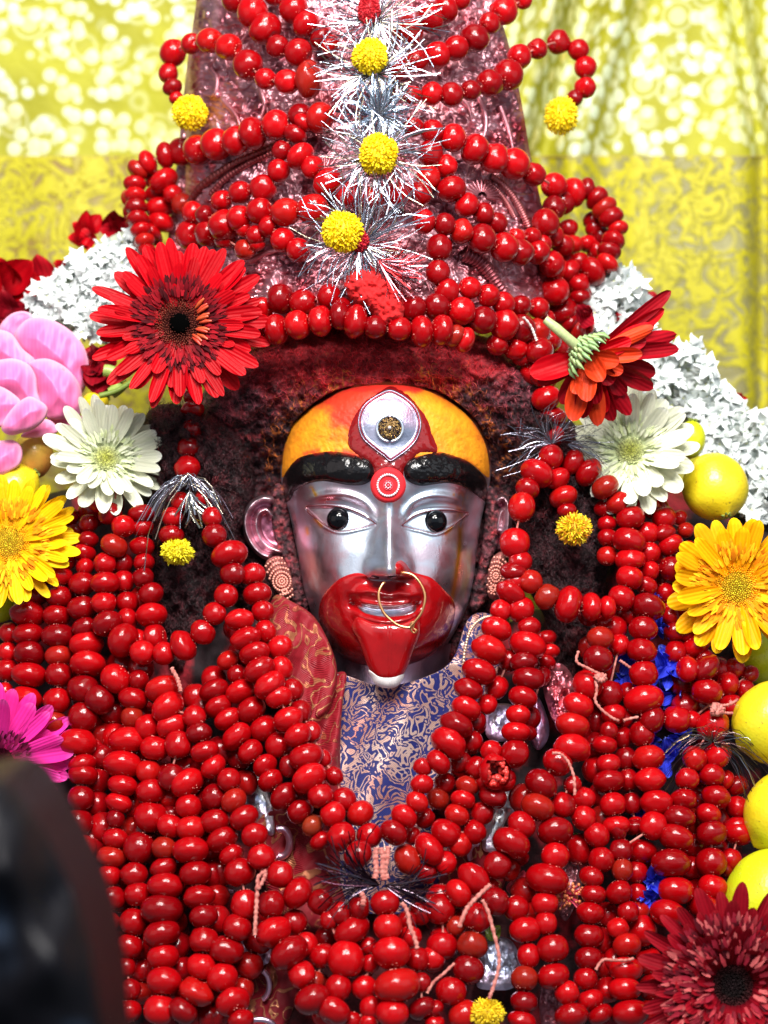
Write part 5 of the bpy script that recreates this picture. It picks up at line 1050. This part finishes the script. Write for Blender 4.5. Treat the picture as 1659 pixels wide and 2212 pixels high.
pc = m.mix(m.ramp(m.noise(160, detail=3), [(.68, (0, 0, 0)), (.74, (.6, .6, .6))]), m.attr(), (.45, .16, .16)); pc = m.mix(.03, pc, m.ramp(wv.outputs[0], [(0, (.5, .05, .2)), (1, (1, .7, .8))]))
m.set(Base_Color=pc, Roughness=.45, Specular_IOR_Level=.3); M_LOT = m.m
for pts, y0, bl_ in [("0,300 50,250 110,240 140,270 90,330 60,360 0,350", .105, .006), ("60,350 100,285 160,262 230,278 300,320 350,375 378,440 380,500 365,570 330,600 250,560 150,500 90,430", .092, .020),
        ("-60,320 0,318 50,338 95,400 150,450 130,500 60,500 -60,460", .082, .014), ("200,650 260,660 350,690 345,720 300,760 220,740", .080, .010), ("125,460 200,443 270,472 320,520 347,570 352,630 340,690 300,700 230,705 180,680 150,600 130,520", .072, .020),
        ("-80,460 0,448 60,443 120,468 152,520 160,590 175,650 120,650 50,620 -80,600", .064, .018), ("90,775 190,705 245,740 235,768 150,785", .066, .008), ("-60,560 0,563 62,600 92,640 62,685 20,725 -60,750", .050, .014), ("5,735 55,655 120,608 170,625 202,655 192,700 150,742 100,762 35,772", .046, .016)]:
    lpetal(lot, pts, y0, bl_*1.1)
fp = empty('fallen_petal', P(0, 1000, .04)); tag(fp, 'single broad pink petal lying below the lotus at the left edge', 'petal')
lpetal(fp, "-80,800 0,798 50,795 80,812 94,850 82,900 40,930 0,950 -80,960", .055, .012)
# white garlands of small florets
def floret(seed):
    rs = np.random.default_rng(seed); mb = MB()
    for q in range(6):
        a = q*math.pi/3+rs.uniform(-.3, .3); l = rs.uniform(.8, 1.1); w_ = .52; c_, s_ = math.cos(a), math.sin(a); z1, z2 = rs.uniform(.1, .5), rs.uniform(-.1, .5)
        pr = np.array([(0, 0, 0), (.45*l, -w_/2*1.2, z1), (.45*l, 0, z1-.06), (.45*l, w_/2*1.2, z1), (l, 0, z2), (.8*l, -.12, z2), (.8*l, .12, z2)])
        R_ = np.array([[c_, s_, 0], [-s_, c_, 0], [0, 0, 1]]); mb.add(pr@R_, np.array([[0, 1, 2], [0, 2, 3], [1, 5, 2], [2, 5, 4], [2, 4, 6], [2, 6, 3]]), np.array([.72, .77, .75])*rs.uniform(.92, 1.05))
    mb.tube([(0, 0, -1.1), (0, 0, -.4), (0, 0, 0)], [.10, .12, .2], 6, (.62, .72, .55)); mb.sphere((0, 0, .03), .11, (.72, .74, .35), 6, 4)
    return mb.mesh('floret')
FLM = [floret(300+i) for i in range(6)]; M_JAS = mat_col('white_floret', .5, vary=.08)
for m_ in FLM: m_.materials.append(M_JAS)
def white_garland(poly, n, Yf, s0, lab):
    L = smooth_poly(poly, 4); x0, y0 = L.min(0); x1, y1 = L.max(0); root = empty('white_flower_garland', P(*np.mean(poly, 0), float(Yf(*np.mean(poly, 0))))); tag(root, lab, 'flower garland', 'garlands of small white florets')
    V, F, c = patch(poly, lambda x, y, d: Yf(x, y)+.018+.01*np.exp(-d/10), 6, 4, lambda x, y, d: np.tile((.50, .56, .42), (len(x), 1)), back=.02); obj('garland_core', mesh('garland_core', local(V, root.location), F, c), M_MAT, root)
    k = 0; rs = np.random.default_rng(int(x0)+500)
    while k < n:
        x, y = rs.uniform(x0, x1), rs.uniform(y0, y1)
        if not inside(np.array([x]), np.array([y]), L)[0]: continue
        v = Vector((rs.normal(0, .55), -1, rs.normal(.1, .55))); sc = s0*1.6*rs.uniform(.8, 1.2)*U
        o = bpy.data.objects.new('floret', FLM[k % 6]); COL.objects.link(o); o.parent = root
        o.matrix_basis = Matrix.Translation(P(x, y, float(Yf(x, y))+rs.uniform(-.006, .006))-root.location) @ v.to_track_quat('Z', 'Y').to_matrix().to_4x4() @ Matrix.Rotation(rs.uniform(0, 6), 4, 'Z') @ Matrix.Diagonal((sc, sc, sc, 1)); k += 1
white_garland([(290, 500), (312, 560), (300, 640), (255, 660), (235, 740), (160, 715), (100, 700), (60, 670), (85, 620), (130, 590), (160, 555), (205, 545), (240, 510)], 190, lambda x, y: .125+0*x, 17, 'band of pale bluish white florets behind the lotus on the left')
white_garland([(1270, 600), (1320, 580), (1375, 610), (1400, 690), (1445, 735), (1510, 760), (1545, 830), (1600, 880), (1680, 940), (1700, 1120), (1620, 1110), (1560, 1010), (1500, 950), (1440, 880), (1370, 860), (1300, 800), (1270, 700)], 230, lambda x, y: .110+0*x, 23, 'long band of white florets running down behind the gerberas on the right')
# red blossoms far left and right
def rag(x, y, y0, r, lab, n=9, mat=None, seed=0, asp=1.0, name='red_blossom', wd=1.0):
    root = empty(name, P(x, y, y0)); tag(root, lab, 'flower'); rs = np.random.default_rng(seed+900)
    for q in range(n):
        a = rs.uniform(0, 6.28); l = r*rs.uniform(.6, 1.1)
        big_petal(root, x+rs.uniform(-.2, .2)*r, y+rs.uniform(-.2, .2)*r, x+l*math.cos(a)*asp, y+l*math.sin(a), y0+rs.uniform(0, .01), y0+rs.uniform(-.012, .012), l*1.1*wd, mat or PM_CRIM, seed*13+q, rs.uniform(-.3, .3), rs.uniform(-.6, .6), wave=.12, broad=True)
    return root
rag(190, 505, .16, 42, 'bright red blossom standing against the yellow lace on the left', 9, PM_RED, 1)
rag(255, 495, .165, 48, 'dark red blossom beside the left edge of the crown', 9, PM_CRIM, 2)
rag(20, 620, .15, 70, 'ragged red blossom at the left edge above the lotus', 12, PM_RED, 3)
rag(100, 610, .16, 60, 'dark red blossom above the white florets on the left', 12, PM_CRIM, 4)
rag(25, 690, .14, 60, 'shaded red blossom just above the lotus at the left edge', 9, PM_DRED, 5)
rag(150, 575, .165, 36, 'small orange red blossom touching the white florets on the left', 6, PM_RED, 6)
rag(210, 790, .09, 60, 'dark crimson blossom squeezed between the lotus and the big red gerbera', 14, PM_DRED, 7, .5)
rag(1395, 640, .135, 32, 'small dark red blossom above the sideways gerbera', 7, PM_CRIM, 8)
rag(1262, 690, .07, 36, 'dark red petals under the stem of the sideways gerbera', 7, PM_DRED, 9, .6)
rag(1590, 870, .15, 22, 'tiny red bloom above the white florets on the right', 5, PM_RED, 10)
rag(1335, 682, .105, 26, 'slim red petals on the white florets on the right', 3, PM_RED, 12, 1.3)
# blue petals
M_BLP = mat_petal('blue_petal', (.05, .06, .60), (.040, .060, .75), (.22, .30, .85), .4, transl=.1)
BLAB = ['crumpled blue blossom left of the large round berry on the right', 'brightest and largest crumpled blue blossom right of the berry column', 'slim blue petals under the outer strand of the right loop', 'blue petals showing just below the big blue blossom, on its left', 'blue petals below and right of the biggest blue blossom', 'blue petals crossed by the left strands of the brown foil tuft', 'small blue petals left of the brown foil tuft', 'blue petals directly under the brown foil tuft', 'upper blue petal of the lone pair at lower right above the crimson gerbera', 'lower blue petal of the lone pair at lower right above the crimson gerbera', 'blue scrap between berry columns below the foil tuft', 'blue scrap left of the large berried string below the foil tuft', 'dark blue petals in the shadow left of the blue cluster', 'tiny blue scrap beside the rightmost berry strings', 'blue sliver between the loop and the blue cluster']
for k, (x, y, r, up) in enumerate([(1365, 1420, 42, .2), (1440, 1440, 46, .2), (1418, 1300, 30, .1), (1395, 1480, 40, .1), (1450, 1500, 36, 0), (1440, 1640, 46, .2), (1400, 1590, 34, .2), (1465, 1590, 36, 0), (1412, 1905, 34, .4), (1400, 1940, 26, .3), (1500, 1720, 26, 0), (1390, 1760, 26, 0), (1350, 1470, 30, .0), (1490, 1800, 24, .0), (1420, 1350, 26, .1)]):
    y0 = float(Ychest(x, y))-.003-.035*up
    rag(x, y, y0, r, BLAB[k], 14, M_BLP, 30+k, name='blue_blossom', wd=.55)['group'] = 'crumpled blue blossoms among the berries'
# ------------------------------------------------------------ pompom chrysanthemums
M_POM = mat_col('pompom_yellow', .6, vary=.15)
def pompom(x, y, yd, r, lab, frayed=0.0, seed=0, colr=(.98, .76, .002), asp=(1, 1), name='yellow_chrysanthemum', core=None):
    root = empty(name, P(x, y, yd)); tag(root, lab, 'flower', None); rs = np.random.default_rng(seed+40); mb = MB(); R = r*U; N = 900
    for q in range(N):
        z = 1-2*(q+.5)/N; a = q*2.39996; s_ = math.sqrt(1-z*z); n = np.array([s_*math.cos(a), s_*math.sin(a), z])+rs.normal(0, .06, 3); n /= np.linalg.norm(n)
        if n[1] > .35: continue
        l = R*rs.uniform(.16, .26)*(1+frayed*rs.uniform(0, 1.2)); p0 = n*R*(.76+.10*float(noise(n[0]*2.2+seed, n[1]*2.2, n[2]*2.2)))*np.array([asp[0], 1, asp[1]]); t = np.cross(n, rs.normal(0, 1, 3)); t /= np.linalg.norm(t)
        b = np.cross(n, t); w_ = R*.05; mid = p0+n*l*.7+t*l*.12; end = p0+n*l+t*l*.30
        c = np.array(colr)*rs.uniform(.85, 1.15)
        if core is not None and rs.random() < .4: c = np.array(core)
        V = np.array([p0-b*w_*.7, p0+b*w_*.7, mid-b*w_, mid+b*w_, mid+n*w_*.2-t*w_*.8, end+b*w_*.5, end-b*w_*.5])
        mb.add(V, np.array([[0, 1, 3], [0, 3, 2], [2, 4, 6], [2, 3, 5], [2, 5, 6], [3, 4, 5], [4, 5, 6], [0, 2, 4], [1, 4, 3]]), c)
    mb.sphere((0, 0, 0), R*.80, np.array(colr)*.9, 16, 10, (asp[0], 1, asp[1]))
    obj('florets', mb.mesh('florets', False), M_POM, root)['kind'] = 'stuff'
    return root
def yt_(x, y, l): return float(Yb(x, y))-.009-l*.0105
pompom(800, 121, yt_(800, 121, 3.0), 40, 'round yellow chrysanthemum highest on the crown, above the second tinsel burst', seed=1)
pompom(817, 333, yt_(817, 333, 3.0), 45, 'round yellow chrysanthemum in the middle of the crown', seed=2)
pompom(740, 500, yt_(740, 500, 3.2), 45, 'round yellow chrysanthemum lowest on the crown, left of its tinsel', seed=3)
pompom(410, 243, yt_(410, 243, 1.9), 43, 'yellow chrysanthemum ending the berry loop at the left of the crown', seed=4)
pompom(1212, 250, yt_(1212, 250, 1.9), 41, 'yellow chrysanthemum ending the curled berry string on the yellow backdrop', .35, seed=5, asp=(.95, 1.1))
pompom(383, 1192, yt_(383, 1192, 1.9), 33, 'half eaten looking fluffy yellow flower beside the left hair lock', .5, 6, (.84, .72, .01), (1.05, .75))
pompom(1240, 1143, yt_(1240, 1143, 1.9), 34, 'frayed yellow flower with an orange heart on the right hair lock', .9, 7, (.86, .68, .01), (1.0, .85), core=(.85, .32, .01))
pompom(1052, 2188, yt_(1052, 2188, 2.2), 30, 'torn yellow flower at the bottom edge', .6, 8, (.92, .66, .01), (1.1, .8))
pompom(797, 22, yt_(797, 22, 2.6), 27, 'small red woolly tuft at the heart of the top tinsel burst', .2, 9, (.60, .008, .02), (.9, 1.3), 'red_wool_tuft')
pompom(772, 520, yt_(772, 520, 2.4), 26, 'red woolly tuft behind the lowest chrysanthemum of the crown', .2, 10, (.55, .006, .02), (1, 1), 'red_wool_tuft')
# ------------------------------------------------------------ tinsel bursts
m = NT('tinsel_foil'); r_ = m.mix(1.0, m.attr(), (.42, .44, .48), 'MULTIPLY'); m.set(Base_Color=r_, Metallic=1.0, Roughness=.24, Normal=m.bump(m.noise(1500, detail=2), .4, .0004)); M_FOIL = m.m
def tinsel(x, y, yd, r, n, lab, cols, a0=0, a1=2*math.pi, droop=0.0, seed=0, wdt=.0009, name='tinsel_burst', fwd=.35, mat=None, cat='tinsel'):
    root = empty(name, P(x, y, yd)); tag(root, lab, cat); rs = np.random.default_rng(seed+70); mb = MB()
    for q in range(int(n*.95)):
        a = rs.uniform(a0, a1); l = r*rs.uniform(.55, 1.1)*U; bend = rs.normal(0, .5); f = rs.uniform(-.1, fwd); pts = []
        for s in np.linspace(.03, 1, 5):
            aa = a+bend*s; pts.append((l*s*math.cos(aa), -f*l*s*(1-.4*s), l*s*math.sin(aa)-droop*l*s*s))
        c = np.array(cols[rs.integers(len(cols))])*rs.uniform(.7, 1.15); nr = rs.normal(0, 1, 3)*[.7, 1, .7]+[0, -1, 0]
        mb.ribbon(pts, wdt*.62*rs.uniform(.5, 1.2), nr/np.linalg.norm(nr), c)
    obj('foil_strips', mb.mesh('foil_strips', False), mat or M_FOIL, root)['kind'] = 'stuff'; return root
SIL = [(.80, .86, .95), (.92, .94, 1.0), (.66, .72, .82), (.90, .78, .55), (.75, .60, .66), (.95, .97, 1.0)]
tinsel(815, 45, yt_(815, 45, 2.1), 150, 190, 'silver tinsel burst at the top edge round a red wool tuft', SIL, seed=1)
tinsel(812, 160, yt_(812, 160, 2.3), 140, 190, 'silver tinsel burst under the uppermost yellow chrysanthemum', SIL+[(.95, .80, .50)], seed=2)
tinsel(818, 250, yt_(818, 250, 2.0), 90, 160, 'bluish crumpled tinsel between the two upper chrysanthemums', [(.70, .82, .95), (.85, .93, 1), (.6, .7, .82)], seed=3, wdt=.0014)
tinsel(822, 335, yt_(822, 335, 2.3), 140, 200, 'silver tinsel burst around the middle chrysanthemum', SIL, seed=4)
tinsel(782, 525, yt_(782, 525, 2.3), 150, 260, 'silver tinsel burst around the lowest chrysanthemum, its lower right dusted red', SIL, seed=5)
tinsel(815, 560, yt_(815, 560, 2.4), 105, 120, 'red dusted foil strips fanning out at the lower right of the lowest burst', [(.85, .03, .03), (.75, .04, .05), (.7, .3, .33)], math.radians(-80), math.radians(-5), seed=6)
tinsel(406, 1045, yt_(406, 1045, 2.6), 112, 90, 'drooping silver tinsel tuft beside the left hair lock', [(.80, .74, .80), (.92, .90, .95), (.6, .42, .48), (.85, .7, .5)], math.radians(-15), math.radians(195), 1.15, 7, .0009)
tinsel(410, 1060, yt_(410, 1060, 2.4), 80, 36, 'bright downward foil strips of the left tuft', [(.95, .95, 1), (.9, .82, .6)], math.radians(-125), math.radians(-55), 0, 8, .0014)
tinsel(1192, 958, yt_(1192, 958, 2.6), 115, 95, 'thin grey tinsel tuft over the right hair', [(.75, .70, .76), (.6, .55, .62), (.9, .88, .92)], math.radians(10), math.radians(250), .25, 9, .0006)
tinsel(1225, 960, yt_(1225, 960, 2.7), 95, 50, 'thin grey foil strands reaching toward the right white gerbera', [(.75, .72, .76), (.5, .46, .52)], math.radians(-30), math.radians(25), .2, 10, .0006)
BRN = [(.20, .10, .10), (.38, .26, .24), (.12, .08, .10), (.45, .28, .12)]
tinsel(1540, 1605, yt_(1540, 1605, 2.4), 135, 90, 'sparse brown and grey foil tuft lying toward the yellow lemon at right', BRN+[(.6, .6, .66)], math.radians(-35), math.radians(205), .75, 11, .0006)
tinsel(822, 1912, yt_(822, 1912, 2.6), 130, 80, 'dark purple fibre tuft at the lowest point of the neckline', [(.16, .07, .10), (.10, .04, .06), (.35, .25, .3)], math.radians(140), math.radians(185), .0, 12, .0010)
tinsel(830, 1912, yt_(830, 1912, 2.6), 125, 60, 'dark purple fibres fanning right from the neckline tuft', [(.16, .07, .10), (.10, .04, .06), (.40, .28, .33)], math.radians(-40), math.radians(15), .0, 13, .0009)
# ------------------------------------------------------------ threads
def twine(s, lab, layer=3.0, r=.0009, c=None):
    p = np.array([q[:2] for q in parse(' '.join(t if t.isalpha() else t+',1' for t in s.split()))]); L = smooth_poly(p, 8, False)
    y = Yb(L[:, 0], L[:, 1])-.009-layer*.0105; pt = P(L[:, 0]+.8*noise(L[:, 0]/5, L[:, 1]/5, 0, 3), L[:, 1], y); e0 = Vector(pt[0]); t = np.linspace(0, 1, len(pt))
    mb = MB(); mb.tube(pt-np.array(e0), r*(1+.25*np.sin(np.arange(len(pt))*1.9)), 6)
    tag(obj('loose_thread', mb.mesh('loose_thread'), c or M_THREAD, None, e0), lab, 'thread')
twine("g 420,-60 410,10 470,45 540,80 570,105", 'pink thread looping up from the knot on the right', 3.0)
twine("g 600,95 560,110 535,130 540,200 530,260 570,320 640,375 685,395", 'pink thread curving down from the knot over the berries on the right', 3.0)
twine("g 530,125 560,95 590,115 570,130 545,115 575,100", 'knot of pink thread on the right berry strings', 3.1, .0018)
twine("g 690,0 720,20 760,50", 'short taut pink thread beside the blue petals', 2.6)
twine("g 715,395 740,385 810,370", 'short cut thread end over the middle berries at right', 2.6)
twine("g 250,605 300,610 345,650 375,710 395,790 395,880", 'thin pink thread hanging over a scarred berry', 3.1)
twine("g 1350,295 1400,290 1440,270 1460,255", 'upper cut end of the knotted thread beside the lemon', 2.8)
twine("g 1360,340 1400,345 1430,345", 'lower cut end of the knotted thread beside the lemon', 2.8)
twine("g 1290,320 1330,300 1360,330 1300,345 1320,290 1350,340", 'grey pink thread knot between two berries near the lemon', 2.8, .0020)
twine("i 1545,470 1490,520 1420,590 1380,650 1340,750", 'thick thread end slanting down left at lower right of centre', 3.4, .0013)
twine("i 1490,570 1530,650 1570,800 1600,930 1595,1030 1560,1150 1535,1215", 'long thread hanging over the grey silver plate', 3.2, .0011)
twine("i 965,590 1000,640 1020,740 1050,820 1068,890", 'thread end hanging over a berry right of the purple tuft', 3.6, .0013)
twine("i 800,230 795,300 800,380 790,430", 'upper left thread of the knot above the purple tuft', 3.3, .0018)
twine("i 830,230 845,300 840,380 850,440", 'middle thread of the knot above the purple tuft', 3.4, .0018)
twine("i 875,220 870,300 855,380 870,430", 'right thread of the knot above the purple tuft', 3.3, .0016)
twine("i 700,520 715,560 710,610", 'short thread stub below the purple tuft', 3.2, .0016)
twine("i 80,380 30,420 20,520 15,620 10,700 5,800", 'doubled thread end hanging at lower left of centre', 3.2, .0012)
twine("i 75,395 60,440 25,500", 'loop of thread bow at lower left of centre', 3.3, .0012)
twine("e 1120,1045 1150,1100 1170,1150 1180,1200", 'pink thread hanging under the left loop', 2.6, .0013)
twine("j 250,870 310,790 400,790 500,790 560,775", 'thin pale thread lying across berries left of the crimson gerbera', 2.4)
twine("d 930,910 980,970 1000,1020 1015,1060", 'white thread above the single front berry under the crown rim', 3.0, .0008, simple('white_thread', (.75, .70, .66), .7).m)
twine("C 520,960 505,1000 495,1060 480,1100", 'thread beside the left white gerbera', 2.0)
twine("i 1310,985 1240,1050 1180,1100 1130,1180", 'dark thread crossing a gap near the bottom centre', 1.8)
# orange stamens of a hibiscus
sv = empty('hibiscus_stamens', P(1225, 1935, float(Ychest(1225, 1935))-.012)); tag(sv, 'cluster of orange tipped red stamens between berry strings at lower right', 'stamens'); mb = MB()
for q in range(60):
    x, y = RNG.uniform(-32, 32), RNG.uniform(-28, 28); p = np.array([x*U, RNG.uniform(-.004, .002), y*U]); mb.tube([(-.002, .004, 0), p*.6, p], .0003, 4, (.6, .03, .08)); mb.sphere(p, .0011*RNG.uniform(.7, 1.1), (.80, .22, .08), 6, 4)
obj('stamen_cluster', mb.mesh('stamen_cluster'), M_SATIN, sv)['kind'] = 'stuff'
# ------------------------------------------------------------ fruit
def mat_fruit(name, c0, c1, c2):
    m = NT(name); n = m.noise(18, detail=3); c = m.ramp(n, [(.3, c0), (.5, c1), (.75, c2)]); sp = m.ramp(m.noise(420, detail=2), [(.66, (0, 0, 0)), (.72, (.6, .6, .6))])
    m.set(Base_Color=m.mix(sp, c, (.20, .14, .02)), Roughness=.33, Coat_Weight=.2, Coat_Roughness=.2, Normal=m.bump(m.vor(520).outputs['Distance'], .25, .0005)); return m.m
MF_Y = mat_fruit('yellow_rind', (.76, .64, .015), (.74, .56, .012), (.52, .56, .015)); MF_G = mat_fruit('lime_rind', (.42, .52, .008), (.56, .62, .010), (.66, .64, .012)); MF_M = mat_fruit('mottled_rind', (.70, .50, .04), (.60, .42, .06), (.66, .20, .05))
def fruit(x, y, yd, r, asp, mat, lab, name='lemon', face=(.3, -.2, -1), nip=.08, cat='lemon'):
    V, F = usphere(40, 28); z = V[:, 2]; R = r*U; rr = np.hypot(V[:, 0], V[:, 1]); V = V.copy(); V[:, 2] += nip*np.sign(z)*np.exp(-(rr/.16)**2)*1.0; V = V*(1+.02*fbm(V[:, 0]*2+x, V[:, 1]*2, V[:, 2]*2, 3, 4))[:, None]
    root = empty(name, P(x, y, yd), facing(*face)); tag(root, lab, cat); obj('rind', mesh('rind', V*np.array([R, R, R*asp]), F), mat, root)
    mb = MB()
    for q in range(6):
        a = q*1.05; mb.tube([(0, 0, R*asp*1.0), (.0022*math.cos(a), .0022*math.sin(a), R*asp*1.06), (.0034*math.cos(a), .0034*math.sin(a), R*asp*1.04)], [.001, .0009, .0004], 5, (.20, .26, .05))
    obj('stem_scar', mb.mesh('stem_scar'), M_MAT, root); return root
fruit(1545, 1052, .045, 74, 1.05, MF_Y, 'yellow lemon with its stem scar showing above the orange gerbera on the right', face=(.2, -.6, -.8))
fruit(1492, 950, .080, 34, 1.3, MF_G, 'greenish yellow lemon tucked behind the right white gerbera', face=(.1, -.1, 1))
fruit(1672, 1560, .0, 88, 1.05, MF_Y, 'greenish yellow lemon at the right edge touched by the brown foil tuft', face=(.9, .1, .6))
fruit(1700, 1755, -.02, 88, 1.06, MF_Y, 'plain yellow lemon at the right edge, second above the green fruit', face=(.8, .1, .8))
fruit(1672, 1945, -.04, 104, 1.02, MF_G, 'lime green fruit at the right edge above the crimson gerbera', face=(.6, -.1, .9), name='green_fruit', cat='fruit')
fruit(70, 985, .085, 48, 1.15, MF_M, 'mottled yellow fruit under the lotus, beside the left white gerbera', face=(.2, -.2, 1), name='mottled_fruit', cat='fruit')
fruit(25, 1060, .070, 62, 1.1, MF_Y, 'yellow lemon behind the yellow gerbera at the left edge', face=(.8, .1, .6))
fruit(205, 872, .085, 30, 1.1, MF_Y, 'small yellow lemon between the lotus and the left white gerbera', face=(.8, .2, .5))
fruit(1645, 1420, .055, 58, 1.1, MF_G, 'dark green lemon in shade under the orange gerbera', face=(.8, .1, .6))
fruit(2, 1300, .06, 44, 1.1, MF_G, 'green fruit under the yellow gerbera at the left edge', face=(.5, .1, .9), name='green_fruit', cat='fruit')
# green stalks on the left
def stalk(pts, yd, r, lab, colr=(.24, .36, .06)):
    L = smooth_poly(pts, 6, False); e0 = P(L[0, 0], L[0, 1], yd); mb = MB(); mb.tube(P(L[:, 0], L[:, 1], np.full(len(L), yd))-np.array(e0), r, 8, colr); tag(obj('flower_stalk', mb.mesh('flower_stalk'), M_SATIN, None, e0), lab, 'stalk')
stalk([(215, 855), (250, 845), (285, 825), (300, 812)], .07, .0018, 'thin green stalk above the left white gerbera')
stalk([(225, 800), (245, 805), (262, 830), (240, 850)], .075, .004, 'pale green bud stalk beside the left lemon', (.40, .55, .12))
stalk([(35, 1262), (38, 1300), (30, 1340)], .045, .0022, 'green stalk under the yellow gerbera on the left')
# ------------------------------------------------------------ red powder on the crown
kp = empty('red_powder', P(815, 650, float(Ytop(815, 650))-.02)); tag(kp, 'heap of bright red vermilion powder caught between tinsel and crown rim berries', 'powder')
V, F, c = patch([(752, 590), (800, 575), (850, 600), (872, 640), (868, 690), (830, 705), (800, 668), (770, 655), (745, 625)], lambda x, y, d: Ytop(x, y)-.024-.010*(1-np.exp(-d/10))-.0022*fbm(x/10, y/10, 0, 5, 9), 2, 5, lambda x, y, d: np.tile((.72, .008, .010), (len(x), 1))*(.8+.3*fbm(x/5, y/5, 0, 3, 9))[:, None], back=.02)
obj('powder_heap', mesh('powder_heap', local(V, kp.location), F, c), mat_col('vermilion_powder', .95, .6, 1200, .0008, vary=.2), kp)
# ------------------------------------------------------------ dark thing near the camera
bs = empty('black_figure', P(40, 2150, -.50)); tag(bs, 'blurred glossy black shape rising in the lower left corner, very close to the camera', 'black object')
def bk_col(x, y, d):
    n = fbm(x/95, y/150, 0, 2, 95)[:, None]; return np.clip(np.array([.003, .003, .005])*(1-.0*n)+np.array([.02, .035, .06])*sm(.1, .8, n), 0, 1)  # soft bluish highlights painted into the black as colour patches
k_ = lambda x, y: ((x-829.5)*1.0+829.5, y)
V, F, c = patch([(-260, 1760), (-120, 1700), (-20, 1678), (30, 1692), (72, 1742), (112, 1812), (150, 1885), (182, 1965), (208, 2055), (224, 2150), (230, 2250), (228, 2420), (0, 2500), (-260, 2450)],
    lambda x, y, d: -.50-.035*np.sqrt(np.clip(1-(1-np.clip(d/120, 0, 1))**2, 0, 1))-.010*fbm(x/110, y/190, 0, 2, 96)*sm(0, 30, d), 6, 5, bk_col, back=.05)
obj('glossy_body', mesh('glossy_body', local(V, bs.location), F, c), mat_col('glossy_black', .5, 0, coat=.0, vary=.1, spec=.15), bs)
print('objects', len(SC.objects))
